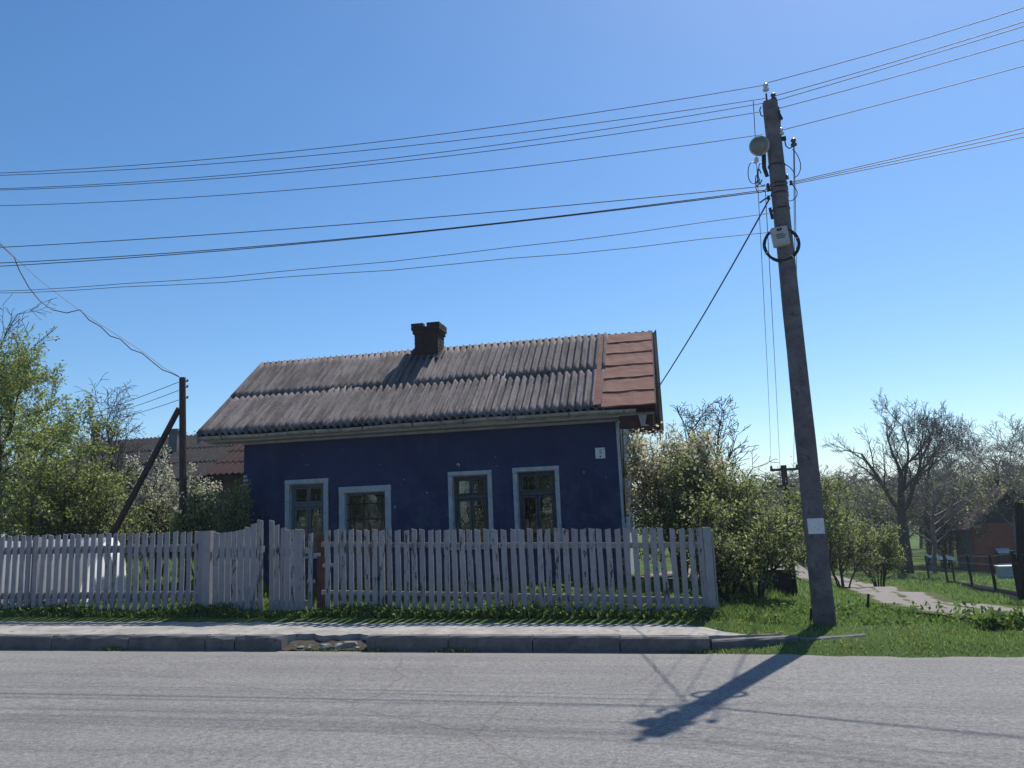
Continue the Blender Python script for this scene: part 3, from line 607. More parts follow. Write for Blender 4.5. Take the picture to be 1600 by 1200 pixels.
# eaves: fascia, gutter with straps, cornice moulding
obj('fascia_board', MB().box(RX0+0.05, HX1+0.25, EY+0.12, EY+0.15, EZ-0.12, EZ+0.05), 'gutter', roof)
mb = MB(); n = 60
for i in range(n+1):
    x = RX0+0.02+(HX1+0.35-RX0)*i/n; dz = 0.006*math.sin(i*0.5)-0.01*math.sin(i*0.11)
    for k in range(9):
        a = math.pi+math.pi*k/8; mb.v.append((x, EY+0.045+0.065*math.cos(a), EZ-0.035+dz+0.065*math.sin(a)))
for i in range(n):
    for k in range(8): mb.f.append((i*9+k, i*9+9+k, i*9+10+k, i*9+1+k))
obj('gutter', mb, 'gutter', roof, True)
for i in range(9):
    x = RX0+0.5+i*0.98
    obj('gutter_strap', MB().tube([(x, EY+0.045+0.069*math.cos(a), EZ-0.035+0.069*math.sin(a)) for a in np.linspace(math.pi, 2*math.pi, 9)]+[(x, EY+0.12, EZ+0.05)], 0.007, 4), 'iron', roof)
obj('cornice', MB().box(HX0-0.02, HX1+0.06, EY+0.16, HY0+0.0, EZ-0.145, EZ-0.11).box(HX0-0.02, HX1+0.06, HY0-0.05, HY0-0.002, EZ-0.19, EZ-0.146), 'palewood', house)
obj('eave_soffit', MB().box(RX0+0.06, HX0-0.021, EY+0.16, HY0+0.1, EZ-0.14, EZ-0.12), 'palewood', roof)
# the boxed eave end under the right overhang
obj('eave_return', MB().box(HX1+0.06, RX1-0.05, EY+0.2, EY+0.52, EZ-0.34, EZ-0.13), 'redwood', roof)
obj('eave_board', MB().box(HX1+0.07, RX1-0.03, EY+0.14, EY+0.175, EZ-0.135, EZ-0.085), 'palewood', roof)
obj('eave_bracket', MB().prism([(-0.48, EY+0.13, EZ-0.14), (-0.33, EY+0.13, EZ-0.14), (-0.37, EY+0.13, EZ-0.30), (-0.30, EY+0.13, EZ-0.34), (-0.44, EY+0.13, EZ-0.34)], (0, 1, 0), 0.06), 'gutter', roof)
# chimney: courses of brick with a corbelled, broken head
mb = MB(); cx0, cx1 = -5.27, -4.74; cy0, cy1 = RY-0.36, RY+0.14; z = RZ-0.55; k = 0; q2 = random.Random(5)
while z < RZ+0.52:
    g = 0.0 if z < RZ+0.28 else (0.03 if z < RZ+0.36 else 0.055)
    nx = 2; L = (cx1-cx0+2*g)
    for side in range(4):
        for t in range(2):
            if z > RZ+0.43 and side == 0 and t == 0 and k % 1 == 0:
                a, bb = 0.0, 0.42
            elif z > RZ+0.43 and side == 0: a, bb = 0.55, 1.0
            else:
                cut = 0.5 if k % 2 else 0.38; a, bb = (0, cut-0.012) if t == 0 else (cut+0.012, 1)
            jj = q2.uniform(-.006, .006)
            if side == 0: mb.box(cx0-g+L*a, cx0-g+L*bb, cy0-g+jj, cy0+0.11, z, z+0.068)
            elif side == 1: mb.box(cx0-g+L*a, cx0-g+L*bb, cy1-0.11, cy1+g+jj, z, z+0.068)
            else:
                D = cy1-cy0-0.224; xa, xb = ((cx1-0.11, cx1+g+jj) if side == 2 else (cx0-g-jj, cx0+0.11)); mb.box(xa, xb, cy0+0.112+D*a, cy0+0.112+D*bb, z, z+0.068)
    mb.box(cx0+0.015, cx1-0.015, cy0+0.015, cy1-0.015, z+0.067, z+0.082) if z < RZ+0.4 else None
    z += 0.081; k += 1
ch = obj('chimney', mb, 'soot_brick', roof); tag(ch, 'soot blackened brick chimney with a broken head')
mb = MB(); mb.add([slope_pt(cx0-0.12, 0.2, 0.09), slope_pt(cx1+0.14, 0.2, 0.09), slope_pt(cx1+0.14, 0.52, 0.09), slope_pt(cx0-0.12, 0.56, 0.09)], [(3, 2, 1, 0)]); obj('chimney_flashing', mb, 'darksheet', roof)
# number plate
np_c = wx(938, 708); px0, pz0 = np_c
o = obj('number_plate', MB().box(px0-0.09, px0+0.09, HY0-0.022, HY0-0.006, pz0-0.10, pz0+0.10), 'white', house, bevel=0.012); tag(o, 'small white square house number plate')
def text_obj(name, s, size, loc, rot, m, parent):
    cu = bpy.data.curves.new(name, 'FONT'); cu.body = s; cu.size = size; cu.align_x = 'CENTER'; cu.align_y = 'CENTER'; cu.extrude = 0.001
    tmp = bpy.data.objects.new(name+'_tmp', cu); col.objects.link(tmp)
    bpy.context.view_layer.update(); dg = bpy.context.evaluated_depsgraph_get(); me = bpy.data.meshes.new_from_object(tmp.evaluated_get(dg))
    bpy.data.objects.remove(tmp); me.materials.clear(); me.materials.append(MT[m])
    t = bpy.data.objects.new(name, me); t.location = loc; t.rotation_euler = rot; finish(t, parent); return t
text_obj('numeral', '5', 0.115, (px0+0.005, HY0-0.0245, pz0+0.022), (math.pi/2, 0, 0), 'black', o)
obj('plate_dot', MB().lathe((px0, HY0-0.0222, pz0-0.062), (0, -1, 0), [(0, 0.017), (0.003, 0.017)], 12), 'black', o)
# corner strip, cables, meter box, bare bricks at the corner
obj('corner_strip', MB().box(HX1-0.03, HX1+0.022, HY0-0.016, HY0+0.14, HZ0, EZ-0.2, 0.004), 'whiteplaster', house)
for k, (dx, dy) in enumerate(((0.03, 0.02), (0.036, 0.35))):
    pts = [(HX1+dx+0.015*math.sin(z*2.2+k), HY0+dy+(0.25*(z-2.4)*(1 if k else -0.2) if z > 2.4 else 0)+0.02*math.sin(z*3), z) for z in np.linspace(EZ-0.22, 1.4, 16)]
    obj('wall_cable', MB().tube(pts, 0.010, 5), 'cable', house)
obj('meter_box', MB().box(HX1+0.013, HX1+0.12, HY0+0.05, HY0+0.27, 1.22, 1.50), 'white', house, bevel=0.01)
q = random.Random(8)
for k in range(11):
    zb = 0.42+k*0.077
    for t in range(2):
        if q.random() < 0.15: continue
        yb = HY0+0.005+t*0.26-(0.12 if k % 2 else 0); y0b = max(yb, HY0-0.02)
        obj('brick', MB().box(HX1-0.02, HX1+0.03+q.uniform(-.008, .008), y0b, y0b+0.22, zb, zb+0.062, 0.003), 'brick', house)
    if q.random() < 0.55: obj('brick', MB().box(HX1-0.14+q.uniform(-.05, .02), HX1-0.031, HY0-0.012, HY0+0.02, zb, zb+0.062, 0.003), 'brick', house)

for k in range(9):
    zb = 1.95+k*0.078; obj('brick', MB().box(HX0-0.006, HX0+0.05+q.uniform(0, .05), HY0-0.012, HY0+0.05, zb, zb+0.05, 0.003), 'greyplaster', house)
# ------------------------------------------------------------------ picket fence
FY = 11.0
def picket_mesh(seed, m, h=1.18, wd=0.076):
    q = random.Random(seed); mb = MB(); t = 0.02; s = q.uniform(-.012, .012)
    rows = [(0, 0), (h*0.33, q.uniform(-.004, .004)), (h*0.66, q.uniform(-.004, .004)), (h, 0)]
    for z, dx in rows:
        e = wd/2+q.uniform(-.003, .002)
        zz = (z+s, z-s) if z == h else (z, z)
        mb.v += [(-e+dx, 0, zz[0]), (e+dx, 0, zz[1]), (e+dx, t, zz[1]), (-e+dx, t, zz[0])]
    for r_ in range(3):
        for k in range(4): mb.f.append((r_*4+k, r_*4+(k+1) % 4, r_*4+4+(k+1) % 4, r_*4+4+k))
    mb.f += [(3, 2, 1, 0), (12, 13, 14, 15)]
    return mesh_of('picket', mb, m)
PK = {m: [picket_mesh(i, m) for i in range(5)] for m in ('picket_paint', 'flaky_paint')}
def ftop(x): return float(np.interp(x, [-13, -10.4, -7, -5.2, -2.2, .5], [1.66, 1.615, 1.565, 1.515, 1.415, 1.335]))
def fbot(x): return float(np.interp(x, [-13, -10.4, -7, -5.2, -2.2, .5], [.46, .405, .35, .30, .25, .19]))
def picket(par, x, wd=1.0, flaky=0.0, y=FY, lean=0.0, jt=0.008, q=random.Random(21), top=None, zb=None):
    m = 'flaky_paint' if q.random() < flaky else 'picket_paint'
    b = (fbot(x) if zb is None else zb)+q.uniform(-.015, .012); h = (top or ftop(x))+q.uniform(-jt, jt)-b
    return inst('picket', PK[m][q.randrange(5)], (x, y+q.uniform(-.003, .003), b), (q.uniform(-.006, .006), lean+q.uniform(-.012, .012), q.uniform(-.03, .03)), (wd*q.uniform(.95, 1.06), 1, h/1.18), par)
def rail(par, xa, xb, za, zb, hgt, m='picket_paint', y=FY+0.028, name='rail'):
    obj(name, MB().beam((xa, y+0.02, za), (xb, y+0.02, zb), hgt, 0.035, (0, 1, 0)), m, par)
def zat(px, py): return atY(px, py, FY+0.03)[2]
fl = thing('picket_fence', (-9.8, FY, 0.40), 'white picket fence in front of the leafy garden trees, left of the gate', 'fence')
x = -7.10; q = random.Random(31)
while x > -12.9:
    picket(fl, x, 1.02, 0.06, q=q); x -= 0.128
rail(fl, -13, -7.0, zat(0, 862)+0.05, zat(315, 856), 0.11); rail(fl, -13, -7.0, zat(0, 933)+0.05, zat(315, 929), 0.10)
for xp in (-12.6, -10.0): obj('post', MB().box(xp-0.05, xp+0.05, FY+0.068, FY+0.17, 0.1, ftop(xp)-0.03, 0.003), 'picket_paint', fl)
obj('post', MB().box(-6.99, -6.86, FY-0.03, FY+0.09, 0.1, 1.565, 0.004), 'picket_paint', fl)
obj('post', MB().box(-7.085+0.02, -6.997, FY-0.015, FY+0.022, 0.2, 1.57, 0.004), 'picket_paint', fl)
# gate: two leaves with swept tops
gl = thing('gate_leaf', (-6.45, FY, 0.33), 'white board gate leaf with a diagonal board, top sweeping up to the gap', 'gate', 'two leaves of the white gate')
bx = [-6.79+i*0.104 for i in range(8)]
for i, x in enumerate(bx):
    tp = 1.535+0.16*max(0, (i-2)/5)**1.8; picket(gl, x, 1.20, 0.35, y=FY+0.005, jt=0.003, q=q, top=tp, zb=0.30)
rail(gl, -6.84, -6.02, 1.28, 1.27, 0.09); rail(gl, -6.84, -6.02, 0.50, 0.50, 0.09)
obj('brace_board', MB().beam(atY(408, 868, FY-0.03), atY(384, 962, FY-0.03), 0.085, 0.022), 'flaky_paint', gl)
gr = thing('gate_leaf', (-5.4, FY, 0.32), 'narrow white board gate leaf hung slightly ajar beside the brown post, top sweeping down', 'gate', 'two leaves of the white gate')
for i in range(7):
    x = -5.92+i*0.087; tp = 1.535+0.15*max(0, (3.2-i)/3.2)**1.6; picket(gr, x, 0.99, 0.4, y=FY+0.10-i*0.012, jt=0.003, q=q, top=tp, zb=0.30)
obj('rail', MB().beam((-5.98, FY+0.14, 1.24), (-5.30, FY+0.05, 1.22), 0.08, 0.03), 'picket_paint', gr); obj('rail', MB().beam((-5.98, FY+0.14, 0.49), (-5.30, FY+0.05, 0.47), 0.08, 0.03), 'picket_paint', gr)
picket(gr, -5.27, 0.9, 0.3, y=FY+0.012, q=q, top=1.47, zb=0.34)
obj('latch_wire', MB().tube([(-6.05, FY+0.09, 1.30), (-5.95, FY+0.09, 1.305)], 0.006, 4), 'iron', gr)
gp = obj('gate_post', MB().tube([(-5.14, FY+0.12, 0.05), (-5.145, FY+0.12, 0.8), (-5.15, FY+0.12, 1.45)], [0.065, 0.062, 0.058], 8), 'brownpaint'); tag(gp, 'dark red brown round post in the gap beside the white gate', 'post')
frr = thing('picket_fence', (-2.4, FY, 0.25), 'weathered white picket fence with flaking paint in front of the navy house', 'fence')
x = -4.985; q = random.Random(41); i = 0
while x < 0.36:
    lean = 0.0
    if i == 40: lean = -0.04
    picket(frr, x, 1.0, 0.72 if x < -1.2 else 0.45, lean=lean, q=q, jt=0.010); x += 0.1205+q.uniform(-.006, .006); i += 1
zz = lambda px, py: atY(px, py, FY+0.03)[2]
rail(frr, -5.10, -2.42, zz(490, 851), zz(790, 852), 0.072, 'flaky_paint'); rail(frr, -2.41, 0.46, zz(790, 852), zz(1110, 852), 0.078)
rail(frr, -5.10, -2.42, zz(490, 926), zz(790, 930), 0.06, 'flaky_paint'); rail(frr, -2.41, 0.46, zz(790, 932), zz(1110, 940), 0.085)
for zq, xa, xb in ((1.16, -5.30, -5.12), (0.78, -5.32, -5.2), (1.0, -5.08, -4.9)): obj('rail_stub', MB().box(xa, xb, FY+0.03, FY+0.055, zq-0.025, zq+0.025), 'picket_paint', frr)
for xp in (atY(801, 870, FY+.12)[0], atY(1103, 870, FY+.12)[0]):
    obj('post', MB().tube([(xp, FY+0.105, 0.0), (xp, FY+0.105, ftop(xp)-0.02 if xp > -1 else 1.23)], 0.032, 10), 'redpaint', frr)
obj('post', MB().box(-4.2, -4.1, FY+0.07, FY+0.16, 0.0, 1.3), 'brownpaint', frr)
obj('end_post', MB().box(0.37, 0.475, FY-0.012, FY+0.02, 0.12, 1.345, 0.004), 'picket_paint', frr)
obj('end_post', MB().box(0.482, 0.50, FY-0.014, FY+0.16, 0.10, 1.30, 0.004), 'picket_paint', frr)

# ------------------------------------------------------------------ utility pole by the kerb end
PB = on_ground(1289, 978); PX, PYY = PB[0]+0.0, PB[1]
PT = atY(1203, 160, PYY-0.05)
pole = thing('utility_pole', (PX, PYY, PB[2]), 'tall weathered concrete utility pole with street lamp and cable coil at the kerb end', 'utility pole')
def pc(t): return np.array([PX, PYY, PB[2]])*(1-t)+PT*t
def pole_at(z): return pc((z-PB[2])/(PT[2]-PB[2]))
mb = MB(); ns = 12
for i in range(ns+1):
    t = i/ns; c = pc(t)+np.array([0, 0, -0.4 if i == 0 else 0]); a = 0.125-0.033*t; b_ = 0.115-0.030*t; ch_ = 0.03
    ring = [(-a+ch_, -b_), (a-ch_, -b_), (a, -b_+ch_), (a, b_-ch_), (a-ch_, b_), (-a+ch_, b_), (-a, b_-ch_), (-a, -b_+ch_)]
    mb.v += [tuple(c+np.array([x+random.uniform(-.003, .003), y+random.uniform(-.003, .003), 0])) for x, y in ring]
for i in range(ns):
    for k in range(8): mb.f.append((i*8+k, i*8+(k+1) % 8, i*8+8+(k+1) % 8, i*8+8+k))
mb.f += [tuple(range(7, -1, -1)), tuple(ns*8+k for k in range(8))]
obj('shaft', mb, 'concrete', pole)
PP = lambda px, py, dy=-0.1: atY(px, py, PYY+dy)
def insulator(px, py, s=1.0, m='porcelain', dy=-0.05, axis=(0, 0, 1)):
    c = PP(px, py, dy); obj('insulator', MB().lathe(c-np.array(axis)*0.05*s, axis, [(0, .02*s), (.005*s, .042*s), (.03*s, .045*s), (.04*s, .025*s), (.06*s, .025*s), (.07*s, .038*s), (.095*s, .036*s), (.115*s, .02*s), (.12*s, .004)], 10), m, pole, True); return c
def rod(pts, r=0.012, name='bracket', m='iron'): obj(name, MB().tube(pts, r, 6), m, pole)
insulator(1196.5, 137, 1.0); rod([PP(1197, 146, -.05), PP(1199.5, 170, -.05), PP(1201, 200, -.06)])
insulator(1208.5, 152, 0.95, 'brownporcelain'); rod([PP(1208.5, 158, -.05), PP(1208, 175, -.04), PP(1209, 200, -.04)], 0.016)
insulator(1215, 172, 0.8, 'brownporcelain')
obj('bracket', MB().beam(PP(1207, 160, -.10), PP(1221, 187, -.10), 0.045, 0.03), 'iron', pole)
rod([PP(1219, 187, -.1), PP(1219, 200, -.1)], .008); insulator(1220.5, 206, 0.85, 'porcelain', -.1); rod([PP(1220, 211, -.1), PP(1221, 217, -.1)], .008)
obj('bracket', MB().beam(PP(1210, 219, -.1), PP(1228, 216, -.1), 0.05, 0.04, (0, 1, 0)), 'iron', pole)
rod([PP(1226, 219, -.1)+0*PT, PP(1228, 228, -.1), PP(1233, 232, -.1), PP(1239, 229, -.1), PP(1240, 226, -.1)], .009); insulator(1240, 223, 0.95, 'brownporcelain', -.1)
rod([PP(1189, 167, -.06), PP(1187, 172, -.06), PP(1189, 180, -.06), PP(1193, 182, -.06)], .008)
# street lamp: round head facing the road
lc = PP(1186.5, 228, -0.22); ld = np.array([-0.25, -1.0, -0.12]); ld /= np.linalg.norm(ld)
lh = obj('lamp_head', MB().lathe(lc-ld*0.02, ld, [(-0.12, .02), (-0.115, .06), (-.06, .10), (-.02, .128), (.03, .135), (.035, .125), (.02, .11)], 24), 'grey_plastic', pole, True)
obj('lamp_lens', MB().lathe(lc, ld, [(-.005, .118), (.018, .112), (.035, .085), (.045, .045), (.048, .004)], 24), 'lens', lh, True)
obj('lamp_arm', MB().tube([lc+np.array([.06, .10, -.08]), PP(1194, 262, -.12), PP(1199, 276, -.10)], [.03, .028, .026], 8), 'iron', pole)
obj('lamp_bulb_guard', MB().lathe(PP(1181.5, 246, -.2), (0, 0, -1), [(0, .012), (.02, .03), (.06, .028), (.08, .005)], 10), 'porcelain', pole, True)
# clamps, loops of wire, small insulators round the middle
for zz_ in (pole_at(0)[2],): pass
for py in (262, 291, 297, 306, 330):
    c = PP(1208, py, 0)
    a = 0.108
    obj('clamp_band', MB().tube([pole_at(c[2])+np.array([a*1.02*math.cos(t), a*math.sin(t), 0]) for t in np.linspace(0, 2*math.pi, 17)], 0.010, 5, False), 'iron', pole)
for px, py, m in ((1200, 290, 'iron'), (1201, 296, 'iron'), (1230, 277, 'brownporcelain'), (1236, 286, 'iron'), (1229, 294, 'iron'), (1230, 304, 'brownporcelain'), (1201, 309, 'iron')): insulator(px, py, 0.55, m, -.06)
def loop(c, rx, rz, a0, a1, r=.006, tilt=0.0, name='wire_loop'):
    obj(name, MB().tube([c+np.array([rx*math.cos(a), 0.04*math.sin(2*a), rz*math.sin(a)+tilt*math.cos(a)]) for a in np.linspace(a0, a1, 18)], r, 5), 'cable', pole)
loop(PP(1179, 270), .085, .15, 1.2, 5.2); loop(PP(1192, 272), .06, .16, 1.5, 4.9); loop(PP(1190, 290), .075, .09, 2.0, 5.6); loop(PP(1240, 255), .085, .20, -1.7, 1.5); loop(PP(1236, 300), .075, .12, -2.2, 1.2); loop(PP(1227, 272), .11, .14, -.2, 1.7)
loop(PP(1187, 275), .03, .10, 0.5, 5.5, .008); loop(PP(1184, 282), .03, .07, 0, 5.5, .007)
obj('cable_stub', MB().tube([PP(1201, 308), PP(1195, 311), PP(1187, 317)], .011, 6), 'cable', pole)
obj('cable_stub', MB().tube([PP(1203, 325, -.12), PP(1207, 342, -.12)], .02, 6), 'cable', pole)
obj('cable_stub', MB().tube([PP(1229, 315, -.05), PP(1230, 330, -.06), PP(1230, 350, -.08), PP(1236, 362, -.1)], .014, 6), 'cable', pole)
# junction box with printed lines and the big coil behind it
bc = PP(1219, 370, -.17); ax_ = np.array([1, 0, 0.10]); ax_ /= np.linalg.norm(ax_); az_ = np.cross(ax_, [0, 1, 0])
jb = obj('junction_box', MB().obox(bc, ax_, (0, 1, 0), az_, .105, .05, .128), 'grey_plastic', pole, bevel=.012); tag(jb, 'pale grey plastic box with dark print')
def mark(dx, dz, hx, hz, m='black'): obj('printed_mark', MB().obox(bc+ax_*dx+az_*dz+np.array([0, -.0515, 0]), ax_, (0, 1, 0), az_, hx, .0012, hz), m, jb)
mark(-.02, .085, .014, .018); mark(.015, .09, .014, .014); mark(-.003, .072, .02, .006)
for k, (a, n) in enumerate(((.05, 4), (.056, 5), (.048, 4))):
    for j in range(n): mark(-.045+j*.0235+.003*k, .022-k*.025, .0085+.002*((j+k) % 2), .006)
for k in range(3): pass
cc_ = PP(1221, 382, -.115); mbc = MB(); qq = random.Random(2)
for k in range(6):
    r0 = .208+.010*(k % 3); oy = -.012+.012*(k//3)
    mbc.tube([cc_+np.array([(r0+.004*math.sin(3*t+k))*math.cos(t), oy+.004*math.sin(5*t+k), (r0+.006*math.sin(2*t+k))*math.sin(t)*1.03]) for t in np.linspace(0, 2*math.pi, 37)], .0085, 6, False)
coil = obj('cable_coil', mbc, 'cable', pole, True)
for a in (0.3, 2.2, 3.6, 5.3): obj('coil_tie', MB().tube([cc_+np.array([.22*math.cos(a), 0, .22*math.sin(a)])+.024*(np.array([math.cos(a), 0, math.sin(a)])*math.cos(t)+np.array([0, 1, 0])*math.sin(t)) for t in np.linspace(0, 2*math.pi, 11)], .005, 4, False), 'white', coil)
# painted patch on the shaft
c0 = pole_at(PP(1273, 822, -.12)[2]); t_ = (c0[2]-PB[2])/(PT[2]-PB[2]); a_ = .125-.033*t_; b_ = .115-.03*t_
obj('paint_patch', MB().box(c0[0]-a_+.022, c0[0]+a_-.022, c0[1]-b_-.007, c0[1]-b_+.01, c0[2]-.095, c0[2]+.095, 0.002), 'white', pole)

# ------------------------------------------------------------------ overhead wires
def wire_obj(name, pts, r, label, group, m='wire'):
    o = obj(name, MB().tube(pts, r, 5), m); return tag(o, label, 'wire', group)
def vplane(px, py, p0, d):
    n = np.array([-d[1], d[0], 0]); r_ = ray(px, py); t = ((p0-CAM)@n)/(r_@n); return CAM+r_*t
def long_wire(a, m, b, dirn, smax, r, label, group, name='overhead_wire', wob=0.0):
    """parabola through three sighted points in the vertical plane through the first"""
    p0 = atY(a[0], a[1], PYY-0.05); d = np.array(dirn, float); d /= np.linalg.norm(d)
    P = [p0, vplane(*m, p0, d), vplane(*b, p0, d)]; s = [float((p-p0)[:2]@d) for p in P]; z = [p[2] for p in P]
    co = np.polyfit(s, z, 2)
    if co[0] < 0.001: co = np.array([0.002, 0, z[0]]); co[1] = (z[2]-z[0]-co[0]*s[2]**2)/s[2]
    S = np.linspace(0, smax, 46)
    pts = [np.array([p0[0]+d[0]*t, p0[1]+d[1]*t, co[0]*t*t+co[1]*t+z[0]+wob*math.sin(t*2.1)*min(1, t)]) for t in S]
    return wire_obj(name, pts, r, label, group)
GL_, GR_ = 'overhead wires running left from the utility pole', 'overhead wires running right from the utility pole'
LW = [((1194, 133), (600, 220.6), (0, 270.5), .0055, 'topmost bare wire running from the pole head insulator over the house', 0),
      ((1196, 153.5), (600, 232), (0, 274), .0055, 'second bare wire from the pole top, running over the house', 0),
      ((1193.5, 161), (600, 248.8), (0, 295), .0055, 'third bare wire from the pole top, just above its twin over the house', 0),
      ((1186, 175), (600, 255), (0, 297), .0055, 'fourth bare wire from the pole top, just below its twin over the house', 0),
      ((1192, 210), (600, 284), (0, 321.5), .0055, 'lone bare wire behind the street lamp, running over the house', 0),
      ((1199, 290), (600, 346), (0, 386.5), .0068, 'black cable from just below the street lamp loops, running over the house', 0),
      ((1199.5, 296), (600, 367), (0, 411), .0072, 'black cable clamped under the lamp loops, closely paired with another below', 0),
      ((1199.5, 298.5), (600, 368.5), (0, 416), .0072, 'black cable clamped under the lamp loops, lower of a close pair', 0),
      ((1201, 333.5), (600, 409), (0, 455), .005, 'thin cable tied just above the junction box, sagging over the house', 0.008),
      ((1202, 363), (600, 422), (0, 458), .005, 'thin slack cable from the junction box, lowest over the house roof', 0.012)]
for a, m, b, r_, lab, wob in LW: long_wire(a, m, b, (-1, 0), 40, r_, lab, GL_, wob=wob)
RW = [((1200, 129), (1400, 73.5), (1600, 12), 'topmost bare wire leaving the pole head over the dirt track'), ((1210, 150), (1400, 95.5), (1600, 34), 'upper of two close bare wires from the brown insulator, over the track'), ((1213, 157), (1400, 101.5), (1600, 41), 'lower of two close bare wires from the brown insulator, over the track'),
      ((1218, 169), (1400, 119.5), (1600, 62), 'bare wire from the slanted pole bracket, over the track'), ((1223, 203), (1400, 156), (1600, 103), 'bare wire from the hanging white insulator beside the lamp, over the track'),
      ((1238, 284), (1400, 247), (1600, 200), 'upper cable of the close trio on the track side of the pole'), ((1238, 286), (1400, 248.5), (1600, 207), 'middle cable of the close trio on the track side of the pole'), ((1238, 288), (1400, 253), (1600, 214), 'lower cable of the close trio on the track side of the pole')]
for a, m, b, lab in RW: long_wire(a, m, b, (1, -.35), 30, .0055, lab, GR_)
# service drop to the house gable
p0 = PP(1201, 313, -.02); p1 = np.array([RX1-0.02, RY-0.9, 4.18]); p1 = atY(1027, 608, 15.2)
wire_obj('service_cable', [p0*(1-t)+p1*t-np.array([0, 0, .25*t*(1-t)]) for t in np.linspace(0, 1, 16)], .011, 'taut dark service cable slanting from the pole down to the house gable', 'cables to the houses', 'cable')
# far pole down the track and the wires to it
fpB = on_ground(1225, 868); FPY = 34.0
fpt = atY(1224, 727, FPY); fpb = np.array([fpt[0]+.05, FPY, float(G(fpt[0], FPY))])
fp = thing('utility_pole', fpb, 'short dark wooden pole with crossarms standing far down the dirt track', 'utility pole')
obj('shaft', MB().tube([fpb-np.array([0, 0, .3]), fpt], [.16, .12], 8), 'darkwood', fp)
for dz, wd in ((-.18, .55), (-.85, .35)): obj('crossarm', MB().box(fpt[0]-wd, fpt[0]+wd, FPY-.17, FPY-.10, fpt[2]+dz-.05, fpt[2]+dz+.05), 'darkwood', fp)
for dx in (-.5, .5): obj('insulator', MB().lathe(fpt+np.array([dx, -.135, -.13]), (0, 0, 1), [(0, .05), (.08, .05), (.14, .02)], 8), 'brownporcelain', fp)
for k, (a, dx, dz, sag) in enumerate((((1177, 158), -.5, -.05, .5), ((1196, 300), -.2, -.75, .3), ((1240, 226), .25, -.75, .55), ((1241, 230), .5, -.05, .5))):
    p0 = PP(*a, -.05); p1 = fpt+np.array([dx, -.135, dz])
    wire_obj('overhead_wire', [p0*(1-t)+p1*t-np.array([0, 0, 4*sag*t*(1-t)]) for t in np.linspace(0, 1, 26)], .0055,
             ['wire dropping past the street lamp toward the far pole', 'thin wire hanging beside the coil toward the far pole', 'wire beside the right side of the pole toward the far crossarm', 'outermost wire from the bent hook toward the far crossarm'][k], 'wires running back to the far pole')
# ------------------------------------------------------------------ small braced wooden pole left of the house
SY = 13.4; st = atY(285, 590, SY); sbx = atY(288, 830, SY)[0]; sb = np.array([sbx, SY, float(G(sbx, SY))])
sp = thing('wooden_pole', sb, 'dark wooden pole with a slanting brace standing left of the house', 'pole')
obj('shaft', MB().tube([sb-np.array([0, 0, .3]), sb*(.5)+st*.5+np.array([.01, 0, 0]), st], [.072, .067, .060], 9), 'darkwood', sp)
bt = atY(280, 638, SY+.02); bf = atY(204, 782, SY+.1); v_ = (bf-bt); bf = bt+v_*((bt[2]-float(G(bf[0], SY)))/(-v_[2]))
obj('brace', MB().tube([bt, bf], [.055, .065], 8), 'darkwood', sp)
for py in (595, 604, 621): obj('insulator', MB().tube([atY(290, py+1, SY), atY(292.5, py+1, SY), atY(293, py-2, SY)], [.01, .018, .022], 7), 'brownporcelain', sp)
GW = 'wires on the small wooden pole'
for k, (py, b) in enumerate(((597, (130, 645)), (610, (205, 632)), (625, (215, 641)))):
    p0 = atY(279, py, SY); p1 = atY(*b, SY+2.5+k); d = p1-p0; p1 = p0+d*(1.9 if k == 0 else 3.2)
    wire_obj('garden_wire', [p0*(1-t)+p1*t-np.array([0, 0, .35*t*(1-t)]) for t in np.linspace(0, 1, 16)], .0065, ['upper', 'middle', 'lowest'][k]+' of three wires leaving the small wooden pole behind the bare tree', GW)
# wavy twin drop cable
dp = [(-160, 300), (0, 382), (22, 402), (30, 422), (45, 449), (62, 470), (82, 484), (104, 489), (125, 484), (139, 500), (157, 510), (172, 525), (188, 530), (205, 546), (222, 552), (240, 567), (254, 578), (268, 583), (280, 589)]
def dy_(px): return 10.6+(SY-10.6)*max(0, min(1, (px+60)/340))
wire_obj('drop_cable', [atY(px, py, dy_(px)) for px, py in dp], .0095, 'slack wavy cable looping down to the small wooden pole', 'cables to the houses', 'cable')
dp2 = [(-160, 298), (0, 380), (25, 403), (60, 436), (95, 463), (125, 485), (155, 506), (190, 528), (225, 551), (255, 574), (280, 588)]
wire_obj('drop_cable', [atY(px, py, dy_(px)+.03) for px, py in dp2], .0055, 'thin straighter wire strung beside the wavy drop cable', 'cables to the houses', 'cable')

